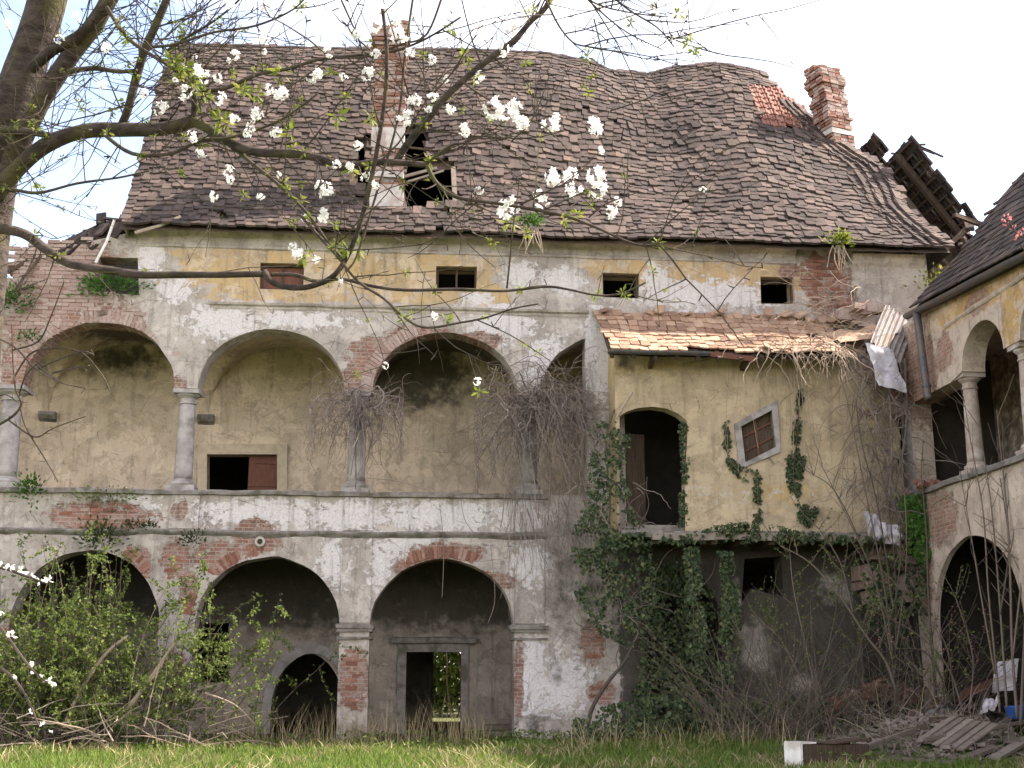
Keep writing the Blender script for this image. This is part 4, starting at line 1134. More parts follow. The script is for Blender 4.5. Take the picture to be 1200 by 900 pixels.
wd = [(-5.9, 5.0), (-4.7, 5.0), (-4.7, 7.2), (-5.9, 7.2)]
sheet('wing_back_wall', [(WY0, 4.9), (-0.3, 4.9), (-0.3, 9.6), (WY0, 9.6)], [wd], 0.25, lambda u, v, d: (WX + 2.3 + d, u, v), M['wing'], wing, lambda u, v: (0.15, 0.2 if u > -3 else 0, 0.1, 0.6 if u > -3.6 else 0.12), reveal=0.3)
mb = MB(); X = WX + 2.22
for (ya, yb, za, zb) in ((-6.15, -5.9, 4.95, 7.3), (-4.7, -4.45, 4.95, 7.3), (-6.15, -4.45, 7.3, 7.5)): mb.box((X, (ya + yb) / 2, (za + zb) / 2), (0.16, yb - ya, zb - za - .01), jit=.006)
mb.build('window_surround', M['wing'], wing)
mb = MB(); mb.box((X - 0.06, -5.3, 7.62), (0.34, 2.0, 0.14), jit=.02); mb.build('window_hood', M['wing'], wing)
mb = MB(); mb.box((WX + 2.55, -5.3, 6.1), (0.05, 1.2, 2.3)); mb.build('window_dark', M['void'], wing)
slab('wing_floor', WX + .3, WX + 8, WY0, -0.3, 4.7, 4.92, M['void'], wing)
slab('wing_ceiling', WX + .4, WX + 8, WY0, -0.3, 9.0, 9.1, M['wing'], wing)
slab('wing_end_wall', WX + .02, WX + 8, -0.6, -0.35, -0.2, 9.7, M['void'], wing)
slab('wing_end_wall', WX + .02, WX + 8, WY0 - .2, WY0, -0.2, 9.7, M['wing'], wing)
slab('wing_rear_wall', WX + 7.8, WX + 8, WY0, -0.3, -0.2, 9.7, M['wing'], wing)
slab('undercroft_back', WX + 3.0, WX + 3.2, WY0, -0.3, 0, 4.7, M['void'], wing)
# eaves, gutter and downpipe
def slope(mb_):                       # the eaves drop slightly towards the near end
    mb_.v = [(x, y, z + .077 * (y + 2.4)) for x, y, z in mb_.v]; return mb_
def sweep_eave(name, prof, y0, y1, mat, seg=40, jit=.012):
    mb = MB(); mb.sweepx(prof, y0, y1, seg, jit); mb.v = [(b_, a_, c_) for a_, b_, c_ in mb.v]; mb.f = [tuple(reversed(f)) for f in mb.f]; return slope(mb).build(name, mat, wing)
sweep_eave('eaves_board', [(WX - .18, 9.64), (WX - .18, 9.70), (WX + .1, 9.78), (WX + .1, 9.64)], WY0, -1.9, M['dark_wood'], 30)
n = 9; prof = [(WX - .25 + math.cos(math.pi * (1 + i / (n - 1))) * 0.10, 9.68 + math.sin(math.pi * (1 + i / (n - 1))) * 0.11) for i in range(n)]
prof += [(WX - .25 + (x - WX + .25) * .88, 9.68 + (z - 9.68) * .88) for x, z in reversed(prof)]
sweep_eave('gutter', prof, WY0, -1.9, M['metal'])
mb = MB(); mb.tube([atx(1074, 366, WX - .25), atx(1076, 380, WX - .25), atx(1087, 464, WX - .22), atx(1089, 468, WX - .20)], [.095, .09, .09, .10], 12); dp = mb.build('downpipe', M['metal'], wing, smooth=True)
mb = MB(); q_ = atx(1085.5, 452, WX - .22); mb.lathe(q_, [(.115, -.03), (.115, .03)], 12); mb.build('pipe_clip', M['metal'], dp)
# wing roof
wroof = thing('roof', None, None); wroof.parent = wing; wroof.location = Vector((13, -6, 11)) - parent_world(wing)
def w_pt(x, v):                     # x runs along -y
    y = -x; dz = .077 * (y + 2.4); a = Vector((WX - .28, y, 9.74 + dz)); b = Vector((WX + 3.7, y - 0.2 * v, 14.3 + dz))
    p = a + (b - a) * v; return p + Vector((-0.7, 0, 0.6)) * (0.10 * noise.noise((x * .5, v * 2, 1)) * math.sin(math.pi * v) - 0.12 * math.sin(math.pi * v))
WN = 19; wj = MB(); cnt = 0
WT = []
for k in range(5):
    mb = MB(); vs, fs = tile_geo(0.235, 0.56, 0.034, rng.uniform(-.02, .03)); mb.add(vs, fs, 0.0); WT.append(mb.mesh('wing_tile_%d' % k, M['tile']))
for j in range(WN):
    v = (j + .02) / WN; x = 2.0 + rng.uniform(0, .4) + 0.35 * noise.noise((j * .8, 1, 1)) - 0.5 * v
    while x < 15.6:
        w = rng.uniform(.21, .24); xc = x + w / 2; x += w + .01
        m, p = frame_at(w_pt, xc, v); mt = row_matrix(m, p, R(-4) + rng.gauss(0, .02), rng.gauss(0, .04), .03, rng.gauss(0, .05))
        if xc < 7.2: put_tile(rng.choice(WT), mt, wroof, 'roof_tile'); cnt += 1
        else:
            vs, fs = tile_geo(w, .56, .034); wj.add([mt @ Vector(t) for t in vs], fs)
wj.build('roof_tiling', M['tile'], wroof, kind='stuff')
vs, fs = [], []
for i in range(31):
    for j in range(9): vs.append(w_pt(2.2 + 13.5 * i / 30, j / 8) + Vector((.03, 0, -.05)))
fs = [(i * 9 + j, (i + 1) * 9 + j, (i + 1) * 9 + j + 1, i * 9 + j + 1) for i in range(30) for j in range(8)]
n0 = len(vs); fs.append  # rear slope
for i in range(31):
    q_ = w_pt(2.2 + 13.5 * i / 30, 1.0); vs += [q_ + Vector((0.02, 0, -.06)), Vector((WX + 8, q_.y, 9.8))]
fs += [(n0 + 2 * i, n0 + 2 * i + 2, n0 + 2 * i + 3, n0 + 2 * i + 1) for i in range(30)]
mb = MB(); mb.add(vs, fs, .4); mb.build('roof_boarding', M['dark_wood'], wroof)
for (px, py, ex, ey) in ((1140, 296, 1128, 300), (1152, 262, 1135, 268), (1166, 236, 1145, 248), (1176, 222, 1156, 236), (1190, 200, 1178, 212), (1133, 292, 1122, 304)):
    mb = MB(); mb.beam(aty(px + 26, py - 6, -2.3), aty(ex + 8, ey + 4, -1.9), .07, .05); mb.build('batten', M['dark_wood'], wroof)

# ------------------------------------------------------------------ open, half-collapsed roof between house and wing, seen from below
croof = thing('collapsed_roof', 'dark collapsed roof section with bare rafters and battens between the two buildings', 'roof', (14.2, 2.4, 12.5))
c00 = aty(1050, 182, 2.9); du = (aty(1154, 314, 2.9) - c00); 
RA = lambda t, w: c00 + du * t + Vector((0.25 * w * 0, -2.6 * w, 0.12 * w * 0)) + Vector((0, 0, -0.06 * math.sin(t * 3)))
for w in (-2.2, -1.6, -1.0, -0.4, 0.02):
    mb = MB(); mb.beam(RA(0.0, w), RA(1.3, w), .14, .16, jit=.012); mb.build('rafter', M['wood'] if w == -.4 else M['dark_wood'], croof)
for i in range(20):
    t = -.12 + i / 14.0; w0, w1 = (-2.6, 0.34 - 0.15 * rng.random())
    if i > 10: w1 = 0.2
    if i < 2: w1 = -.25 - .2 * rng.random()
    mb = MB(); off = Vector((.06, 0, .13)); mb.beam(RA(t, w0) + off, RA(t, w1) + off, .06, .05, jit=.006); mb.build('batten', M['dark_wood'], croof)
nrm_c = Vector((-du.z, 0, du.x)).normalized()
if nrm_c.z < 0: nrm_c = -nrm_c
for i in range(-3, 18):
    for k in range(34):
        w = -2.62 + k * 0.092 + rng.uniform(-.02, .02); t = (i + .5) / 14 + rng.uniform(-.01, .01)
        if (8 <= i <= 8 and .12 < w < .3) or (i in (10, 11) and w > 0.12) or (i < 0 and w > -.15 - .2 * rng.random()) or w > .34 + .08 * math.sin(i * 1.7) or rng.random() < .02: continue
        p = RA(t + .04, w) + nrm_c * .15
        a = Vector((0, 1, 0)); u_ = -du.normalized()
        mt = Matrix.Translation(p) @ Matrix((a, u_, nrm_c)).transposed().to_4x4() @ Matrix.Rotation(rng.gauss(0, .05), 4, 'Z') @ Matrix.Rotation(rng.gauss(-.04, .03), 4, 'X')
        put_tile(rng.choice(TILES), mt, croof, 'roof_tile')
for k in range(9):
    a = aty(1055 + rng.uniform(-12, 22), 170 + rng.uniform(-4, 14), 3.2); mb = MB(); mb.beam(a, a + Vector((rng.uniform(.3, .7), 0, rng.uniform(-.5, .1))), .06, .04); mb.build('splintered_batten', M['dark_wood'], croof)
for (a, b) in (((1118, 252), (1172, 272)), ((1100, 300), (1138, 262)), ((1128, 278), (1150, 320)), ((1150, 262), (1176, 278)), ((1088, 318), (1160, 302)), ((1090, 290), (1125, 330))):
    mb = MB(); mb.beam(aty(*a, 1.0), aty(*b, 1.4), .13, .10, jit=.02); mb.build('fallen_beam', M['dark_wood'], croof)
q = [aty(*p) for p in ((1085, 262, 3.6), (1120, 262, 3.6), (1150, 290, 3.6), (1182, 318, 3.6), (1182, 420, 3.6), (1075, 420, 3.6))]
mb = MB(); mb.add(q + [v + Vector((0, .12, 0)) for v in q], [tuple(range(6)), tuple(range(11, 5, -1))] + [(i, 6 + i, 6 + (i + 1) % 6, (i + 1) % 6) for i in range(6)]); mb.build('dark_backdrop', M['dark_wood'], croof)  # dark backdrop added behind the beams for the dark roof interior
for i in range(10):
    p = aty(rng.uniform(1128, 1172), rng.uniform(258, 292), rng.uniform(1.2, 2.2)); loose_tile(p, croof, rng.choice(TILES), (-.3, -.5, .7), (.2, .5, .7), .5)

# ------------------------------------------------------------------ plants: helpers
def wander(p, d, L, n, bend=0.25, grav=0.0):
    p = Vector(p); d = Vector(d).normalized(); out = [p.copy()]
    for i in range(n):
        d = (d + rv() * bend + Vector((0, 0, grav))).normalized(); p = p + d * (L / n); out.append(p.copy())
    return out
def taper(a, b, n): return [a + (b - a) * i / (n - 1) for i in range(n)]

def leaf_cloud(mb, pts, size, spread=0.05, face=None, k=1):
    for p in pts:
        for _ in range(k):
            d = rv(); u = rv() if face is None else (Vector(face) + rv() * 0.7).normalized()
            L = size * rng.uniform(0.6, 1.35); mb.leaf(Vector(p) + rv() * spread * rng.random(), d, u, L, L * 0.62)

# ------------------------------------------------------------------ cherry tree at the left, near the camera
cherry = thing('cherry_tree', 'old mossy cherry tree with bare forking branches and white blossom clusters', 'tree', tuple(Vector(atd(-70, 1000, 8.0)) * 1.0))
cherry.location.z = 0.0
def px_line(l, d0, d1):
    n = len(l); return [atd(x, y, d0 + (d1 - d0) * i / (n - 1)) for i, (x, y) in enumerate(l)]
def limb(name, l, d0, d1, w0, w1, n=10, mat='bark', sub=5, knob=0.08):
    pts = smooth_line(px_line(l, d0, d1), sub); m = len(pts)
    rad = []
    for i, p in enumerate(pts):
        w = w0 + (w1 - w0) * i / (m - 1); dist = d0 + (d1 - d0) * i / (m - 1)
        rad.append(max(0.002, w * dist / FPX / 2 * (1 + knob * noise.noise(p * 7))))
    mb = MB(); mb.tube(pts, rad, n); mb.build(name, M[mat], cherry, smooth=True); return pts
base_pt = atd(-75, 1050, 7.8); base_pt.z = 0
tr = smooth_line([Vector((base_pt.x, base_pt.y, -0.05))] + px_line([(-48, 700), (-30, 420), (-15, 260), (3, 175), (25, 95), (50, 20), (70, -60), (95, -160)], 7.8, 7.6), 6)
mb = MB(); mb.tube(tr, [max(.09, (0.17 - 0.075 * i / len(tr)) * (1 + .06 * noise.noise(p * 4)) * (1.35 if i < 3 else 1)) for i, p in enumerate(tr)], 16); mb.build('trunk', M['bark'], cherry, smooth=True)
LIMBS = []
def L(l, d0, d1, w0, w1, **k): LIMBS.append(limb('branch', l, d0, d1, w0, w1, **k))
L([(-12, 265), (8, 205), (28, 160), (52, 112), (85, 62), (115, 22), (142, -30), (165, -90)], 7.6, 7.3, 26, 18)
L([(38, 80), (60, 60), (92, 42), (118, 15), (138, -20), (150, -60)], 7.55, 7.0, 14, 11)
L([(-5, 228), (14, 205), (40, 180), (68, 163), (105, 153), (150, 152), (190, 151), (226, 142)], 7.5, 7.1, 21, 15)
L([(226, 142), (243, 150), (268, 166), (300, 178), (345, 180), (372, 185), (405, 194), (445, 190), (500, 193)], 7.1, 6.6, 13, 7)
L([(500, 193), (512, 215), (535, 231), (580, 238), (634, 247), (668, 255), (702, 268), (735, 283), (757, 288), (774, 285)], 6.6, 6.2, 5.5, 2.2, mat='twig', n=6)
L([(142, 148), (150, 128), (160, 90), (170, 58), (184, 26), (198, -8), (215, -60)], 7.25, 7.0, 10, 9)
L([(227, 142), (228, 118), (225, 105), (210, 86), (203, 76)], 7.1, 7.0, 8, 5, n=7)
L([(212, 88), (232, 104), (262, 104), (300, 88), (340, 80), (372, 70), (405, 66), (460, 60), (500, 45), (540, 20)], 7.0, 6.6, 6, 2.5, mat='twig', n=6)
L([(463, 192), (478, 168), (497, 145), (520, 116), (548, 90), (575, 68), (602, 48), (622, 25), (640, 8), (660, -30)], 6.7, 6.4, 9, 6, n=8)
L([(-40, 262), (-5, 267), (28, 274), (55, 293), (82, 309), (130, 317), (165, 322), (205, 322), (255, 322), (310, 321)], 7.2, 6.8, 13, 7)
L([(310, 318), (318, 330), (340, 337), (366, 335), (392, 322), (410, 294), (424, 255), (436, 205), (446, 150), (452, 105), (453, 55), (448, 10)], 6.8, 6.4, 8, 4, n=7)
L([(318, 322), (345, 322), (372, 330), (400, 327), (440, 336), (480, 340), (540, 339), (590, 341), (640, 336), (665, 339), (700, 346), (728, 344), (757, 331)], 6.8, 6.3, 5, 2, mat='twig', n=6)
L([(352, 252), (372, 275), (395, 300), (420, 330), (450, 350), (476, 374), (500, 384), (540, 378), (570, 372), (600, 362), (631, 356)], 6.7, 6.3, 4, 2, mat='twig', n=6)
L([(265, 166), (300, 195), (325, 215), (360, 250), (385, 285), (402, 305)], 7.0, 6.6, 5, 3, mat='twig', n=6)
L([(120, 156), (155, 180), (200, 180), (235, 165), (275, 160), (330, 140), (372, 110)], 7.1, 6.8, 5, 2.5, mat='twig', n=6)
L([(-30, 225), (10, 222), (45, 226), (90, 215), (140, 208), (175, 200)], 7.4, 7.0, 5, 2, mat='twig', n=6)
L([(-30, 160), (10, 152), (38, 155), (70, 162)], 7.5, 7.3, 9, 8)
L([(80, 84), (110, 80), (140, 84), (160, 82)], 7.3, 7.1, 7, 4, mat='twig', n=6)
L([(195, 60), (225, 40), (250, 25), (280, 0), (300, -30)], 7.1, 6.8, 4, 2, mat='twig', n=6)
L([(178, 55), (205, 52), (250, 38), (300, 30), (345, 10), (365, -15)], 7.0, 6.7, 4, 2, mat='twig', n=6)
L([(125, 8), (150, 45), (195, 75), (215, 85)], 7.0, 6.9, 5, 4, mat='twig', n=6)
L([(700, -20), (735, 10), (770, 32), (790, 55)], 6.2, 6.0, 3, 1.5, mat='twig', n=5)
L([(640, 0), (655, 30), (672, 50), (690, 55)], 6.3, 6.1, 3, 1.5, mat='twig', n=5)
L([(660, -20), (700, 5), (740, 15), (779, 20)], 6.2, 6.0, 2.5, 1.5, mat='twig', n=5)
L([(660, -30), (700, 10), (735, 38), (776, 58)], 6.2, 6.0, 2.5, 1.3, mat='twig', n=5)
L([(696, 22), (703, 50), (709, 76)], 6.1, 6.1, 2, 1.5, mat='twig', n=5)
L([(500, 192), (530, 170), (560, 168), (600, 160)], 6.6, 6.4, 4, 1.5, mat='twig', n=5)
L([(540, 95), (570, 115), (610, 135), (640, 150), (668, 178)], 6.5, 6.3, 3, 1.2, mat='twig', n=5)
L([(600, 165), (625, 138), (645, 85)], 6.4, 6.3, 2, 1, mat='twig', n=5)
L([(505, 112), (530, 85), (548, 55), (560, 40)], 6.5, 6.4, 2.5, 1.2, mat='twig', n=5)
L([(715, 130), (752, 118), (775, 108), (790, 105)], 6.3, 6.2, 2, 1, mat='twig', n=5)
L([(610, 240), (640, 225), (668, 213)], 6.4, 6.3, 2.5, 1.5, mat='twig', n=5)
L([(640, 245), (662, 235), (690, 222)], 6.4, 6.3, 2, 1.2, mat='twig', n=5)
L([(690, 255), (708, 240), (728, 232), (746, 226)], 6.3, 6.2, 2, 1.2, mat='twig', n=5)
L([(594, 338), (598, 300), (602, 260), (609, 212)], 6.4, 6.3, 2.5, 1.2, mat='twig', n=5)
L([(400, 0), (425, 60), (440, 130), (446, 160)], 6.7, 6.5, 2.5, 1.5, mat='twig', n=5)
L([(485, -10), (475, 60), (466, 140), (440, 230), (418, 300), (405, 318)], 6.6, 6.5, 3, 3, mat='twig', n=5)
L([(520, -10), (500, 40), (470, 52), (430, 66), (395, 68)], 6.6, 6.6, 3, 2, mat='twig', n=5)
L([(545, 160), (550, 200), (553, 232)], 6.5, 6.4, 1.5, 1, mat='twig', n=5)
# thin twigs growing from the limbs
tw = MB(); TIPS = []
def twigs(pts, cnt, L0, L1, w, up=0.15, rec=1):
    for _ in range(cnt):
        i = rng.randrange(1, len(pts) - 1); p = pts[i]
        ax = (pts[i + 1] - pts[i]).normalized(); d = (rv() - ax * 0.2); d.y *= 0.5; d = (d + ax * 0.7 + Vector((0, 0, up))).normalized()
        ln = rng.uniform(L0, L1); q = wander(p, d, ln, 6, 0.16, 0.03)
        tw.tube(q, taper(w, w * 0.4, len(q)), 4, False); TIPS.extend(q[2:])
        if rec and ln > 0.4: twigs(q, rng.randrange(1, 4), L0 * 0.5, L1 * 0.5, w * 0.65, up, rec - 1)
        for k in range(rng.randrange(0, 5)):     # short spurs
            b = q[rng.randrange(1, len(q))]; s_ = b + (rv() * 0.035); tw.tube([b, s_], [w * 0.9, w * 0.7], 4, False)
for i, l in enumerate(LIMBS):
    if i in (10, 11): twigs(l, 4, 0.15, 0.4, 0.0032)
    elif i < 15: twigs(l, 8, 0.25, 0.8, 0.0042)
    else: twigs(l, 3, 0.12, 0.4, 0.003)
for l in LIMBS[:9] + LIMBS[15:24]: twigs(l, 6, 0.3, 1.0, 0.004, 0.2)
for l in LIMBS[2:9]: twigs(l, 5, 0.4, 1.0, 0.0058, 0.15)
tw.build('twig', M['twig'], cherry, kind='stuff')
# blossom clusters and young leaves
def blossom_mesh(k):
    mb = MB()
    for f in range(rng.randrange(9, 14)):
        c = rv() * rng.uniform(0.02, 0.052); n = (c.normalized() + rv() * 0.5).normalized(); a = n.orthogonal().normalized(); b = n.cross(a); ph = rng.random() * 6
        mb.leaf(c, (n + rv() * .4).normalized(), a, .012, .010, -.6)
        for i in range(5):
            an = ph + i * 1.2566; d = a * math.cos(an) + b * math.sin(an); t = n.cross(d); s_ = 0.022
            vs = [c, c + d * s_ * .55 + t * s_ * .42 + n * .004, c + d * s_ * 1.05 + t * s_ * .18 + n * .009, c + d * s_ * 1.05 - t * s_ * .18 + n * .009, c + d * s_ * .55 - t * s_ * .42 + n * .004]
            mb.add(vs, [(0, 1, 2, 3, 4)], rng.random())
    return mb.mesh('blossom_%d' % k, M['petal'])
BL = [blossom_mesh(k) for k in range(7)]
def put_small(me, p, name, parent, sc=1.0):
    o = bpy.data.objects.new(name, me); COL.objects.link(o); o.parent = parent
    o.matrix_basis = Matrix.Translation(Vector(p) - parent_world(parent)) @ Matrix.Rotation(rng.random() * 6.28, 4, rv()) @ Matrix.Scale(sc, 4); return o
BLP = [(593, 245, 1.35), (601, 240, 1.0), (634, 233, 1.05), (647, 208, 1.1), (668, 205, 1.0), (672, 222, 1.0), (699, 209, 1.25), (704, 224, 1.15), (717, 247, .9), (696, 148, 1.15), (576, 129, 1.2), (590, 131, 1.1), (604, 127, 1), (611, 144, 1.1),
       (584, 121, .9), (644, 147, 1.0), (651, 141, .8), (545, 152, 1.1), (562, 90, .9), (432, 87, 1.3), (466, 42, 1.4), (472, 38, 1.2), (485, 118, 1.2), (478, 133, 1.0), (474, 142, 1.1), (430, 206, 1.1), (384, 224, 1.35), (376, 218, 1.0), (350, 298, 1.1), (343, 290, .8),
       (528, 128, .9), (503, 128, .7), (507, 113, .8), (440, 62, .9), (395, 192, .8), (300, 133, 1), (331, 108, 1.1), (326, 112, .9), (315, 105, .9), (233, 82, 1), (240, 90, 1), (217, 109, 1.3), (187, 127, 1.1), (255, 92, .8), (305, 136, .8), (322, 155, 1), (295, 148, .9), (225, 160, .9), (235, 180, .8),
       (268, 200, .9), (270, 210, .8), (250, 230, .8), (306, 230, .7), (372, 88, 1.1), (366, 92, .9), (258, 115, 1), (275, 138, .9), (290, 157, .8), (380, 250, .9), (378, 255, .8), (125, 55, .9), (120, 98, .8), (170, 110, .9), (385, 60, .9), (415, 40, 1), (440, 30, 1.1), (450, 12, 1.1), (310, 8, .9), (270, 5, .8), (590, 58, .9), (600, 30, 1),
       (690, 52, .8), (700, 8, .9), (765, 3, .9), (740, 18, .7), (505, 70, .9), (10, 28, .8), (90, 20, .8), (310, 45, 1), (275, 65, .9), (410, 195, .8), (620, 48, .7), (480, 60, .9), (560, 30, .8), (420, 170, .8), (462, 25, 1.1)]
for (x, y, sc) in BLP: put_small(rng.choice(BL), atd(x, y, rng.uniform(6.3, 6.6)), 'blossom', cherry, sc * (0.62 if x < 570 else .82))
for _ in range(46): put_small(rng.choice(BL), rng.choice(TIPS), 'blossom', cherry, rng.uniform(.25, .5))
def sprig_mesh(k, n=9, sz=.05):
    mb = MB()
    for _ in range(n): d = (rv() + Vector((0, 0, .5))).normalized(); mb.leaf(d * .008, d, rv(), sz * rng.uniform(.6, 1.3), sz * .4)
    return mb.mesh('sprig_%d' % k, M['spring_leaf'])
SP = [sprig_mesh(k) for k in range(5)]
for l in LIMBS[3:21]:
    for _ in range(5): put_small(rng.choice(SP), rng.choice(l) + rv() * .03, 'leaf_sprig', cherry, rng.uniform(.5, 1.0))
for _ in range(120): put_small(rng.choice(SP), rng.choice(TIPS), 'leaf_sprig', cherry, rng.uniform(.35, .8))
for (x, y) in ((200, 72), (215, 78), (222, 90), (235, 95), (240, 112), (205, 70), (262, 145), (258, 140), (435, 138), (285, 105), (330, 82), (420, 290), (358, 300), (412, 200), (598, 262), (545, 65), (212, 85), (228, 100), (300, 110), (340, 155), (395, 135)):
    put_small(rng.choice(SP), atd(x, y, 6.8), 'leaf_sprig', cherry, rng.uniform(1.0, 1.5))

# a bare thorny spray in front of the left arch
spray = thing('bare_spray', 'bare thorny spray of thin twigs in front of the left loggia arch', 'branch', tuple(atd(-30, 520, 5.2)))
mb = MB()
SPR = [[(-40, 515), (0, 497), (18, 485), (25, 472), (18, 455), (15, 420), (14, 380)], [(24, 478), (30, 500), (48, 530), (60, 550), (68, 565)], [(10, 492), (32, 508), (45, 512), (62, 502), (100, 488)],
       [(-20, 390), (15, 405), (40, 430), (70, 448), (100, 455)], [(18, 440), (35, 415), (60, 408), (95, 413), (120, 440), (130, 462)], [(45, 432), (60, 425), (95, 412), (110, 416)], [(16, 410), (45, 400), (60, 370), (75, 330)],
       [(40, 425), (60, 440), (72, 448)], [(22, 465), (30, 440), (45, 425)], [(-10, 470), (5, 462), (22, 472)], [(62, 437), (85, 432), (105, 428)]]
sp_l = []
for l in SPR:
    q = smooth_line(px_line(l, 5.2, 5.0), 4); sp_l.append(q); mb.tube(q, taper(0.0075 if l is SPR[0] else 0.0045, 0.0022, len(q)), 5)
    for p in q[::2]:
        if rng.random() < .7: e = p + rv() * rng.uniform(.01, .03); mb.tube([p, e], [.0022, .0014], 4, False)
mb.build('stem', M['twig'], spray)
# white flowering twig at the lower left edge, close to the lens
ft = thing('flowering_twig', 'dark twig with small white flowers reaching in beside the bushy arch', 'branch', tuple(atd(-40, 760, 3.6)))
mb = MB()
for l in ([(-50, 655), (0, 665), (25, 673), (55, 684)], [(-40, 690), (0, 735), (22, 765), (38, 785), (55, 800)], [(-20, 770), (10, 790), (30, 815), (45, 850)]):
    q = smooth_line(px_line(l, 3.6, 3.5), 4); mb.tube(q, taper(.0055, .0025, len(q)), 5)
mb.build('stem', M['twig'], ft)
def flower_mesh(k):
    mb = MB()
    for i in range(5): d = (rv() + Vector((0, 0, .9))).normalized(); mb.leaf((0, 0, 0), d, rv(), .026, .016)
    return mb.mesh('flower_%d' % k, M['petal'])
FL = [flower_mesh(k) for k in range(3)]
for (x, y) in ((0, 663), (8, 667), (12, 664), (27, 672), (25, 668), (38, 676), (46, 682), (52, 683), (57, 680), (3, 718), (0, 722), (14, 745), (8, 742), (40, 780), (36, 790), (48, 795), (56, 797), (62, 799), (20, 795), (35, 835), (48, 850), (60, 858)):
    put_small(rng.choice(FL), atd(x, y, 3.55), 'flower', ft, rng.uniform(.45, .75))
# pink-budded twig by the side wing roof
pt = thing('budding_twig', 'twig with pink buds hanging before the side wing roof', 'branch', tuple(atd(1230, 300, 4.5)))
mb = MB()
for l in ([(1240, 300), (1205, 281), (1190, 272), (1182, 258)], [(1230, 320), (1208, 302), (1196, 287)]):
    q = smooth_line(px_line(l, 4.5, 4.4), 4); mb.tube(q, taper(.005, .0025, len(q)), 5)
mb.build('stem', M['twig'], pt)
mb = MB()
for (x, y) in ((1178, 256), (1181, 260), (1177, 264), (1183, 253), (1190, 281), (1195, 275), (1199, 272), (1187, 268)):
    for _ in range(4): mb.leaf(atd(x + rng.uniform(-2, 2), y + rng.uniform(-2, 2), 4.42), rv(), rv(), .014, .009)
mb.build('bud', M['pink_bud'], pt, kind='stuff')

# ------------------------------------------------------------------ leafy bush before the left ground-floor arch
bush = thing('leafy_bush', 'big sprawling bush with fresh green leaves before the left ground-floor arch', 'bush', (-7.2, -1.8, 0))
st = MB(); lv = MB()
for i in range(150):
    x = rng.gauss(-7.3, 1.35); y = -1.6 + rng.uniform(-1.2, 0.9); b = Vector((x, y, 0))
    h = rng.uniform(1.6, 4.7) * (1.0 - 0.11 * abs(x + 7.0))
    if x < -9: h *= .75
    d = Vector((rng.uniform(-.5, .6) + (0.25 if x > -6 else 0), rng.uniform(-.35, .25), 1.5))
    q = wander(b, d, h * 1.05, 9, 0.13, -0.03 if h < 3 else -0.015)
    st.tube(q, taper(rng.uniform(.008, .02), .004, len(q)), 5, False)
    for s_ in range(rng.randrange(4, 9)):
        k = rng.randrange(2, len(q)); q2 = wander(q[k], rv() + Vector((0, -.15, .3)), rng.uniform(.3, .8), 5, .2, -.01)
        st.tube(q2, taper(.005, .0025, len(q2)), 4, False); leaf_cloud(lv, q2[1:], .075, .06, k=5)
    leaf_cloud(lv, q[3:], .075, .10, k=4)
for i in range(1500):                      # dense lower mass
    a = rng.random() * 6.28; r_ = math.sqrt(rng.random()); p = Vector((-7.2 + 1.9 * r_ * math.cos(a), -1.5 + rng.uniform(-.8, .6), 1.7 + 1.35 * r_ * math.sin(a)))
    if noise.noise(p * 1.6) > -0.12: leaf_cloud(lv, [p], .08, .15, k=4)
for (l, y0) in (([(215, 850), (250, 790), (290, 760), (330, 740)], -1.6), ([(200, 800), (240, 760), (270, 720), (300, 700)], -1.5), ([(190, 820), (245, 745), (262, 722)], -1.2), ([(205, 840), (270, 800), (300, 785), (325, 800)], -1.9), ([(210, 740), (235, 725), (258, 712)], -1.0), ([(215, 790), (260, 770), (300, 765)], -1.4)):
    q = smooth_line([aty(x, y, y0) for x, y in l], 4); st.tube(q, taper(.016, .005, len(q)), 5, False); leaf_cloud(lv, q[4:], .085, .13, k=7)
st.build('stem', M['stem'], bush); lv.build('foliage', M['shrub_leaf'], bush)
dead = thing('dead_brush', 'heap of bleached dead canes at the foot of the leafy bush', 'dead branches', (-6.3, -2.6, 0))
mb = MB()
for i in range(120):
    x = rng.uniform(-9.2, -3.9); b = Vector((x, rng.uniform(-3.2, -1.2), rng.uniform(0, .7)))
    d = Vector((rng.uniform(-1, 1) + (.5 if x > -6 else -.1), rng.uniform(-.4, .2), rng.uniform(-.1, .75)))
    q = wander(b, d, rng.uniform(.7, 2.0), 6, .15, -.06); mb.tube(q, taper(rng.uniform(.006, .02), .004, 7), 5, False)
mb.build('cane', M['pale_twig'], dead, kind='stuff')
for (l, w) in (([(150, 830), (180, 790), (200, 760), (212, 745)], .05), ([(75, 850), (100, 800), (125, 765), (150, 745)], .05), ([(240, 812), (275, 826), (300, 850)], .022)):
    mb = MB(); q = smooth_line([aty(x, y, -2.4) for x, y in l], 4); mb.tube(q, taper(w, w * .5, len(q)), 7); mb.build('dead_limb', M['pale_twig'], dead, smooth=True)

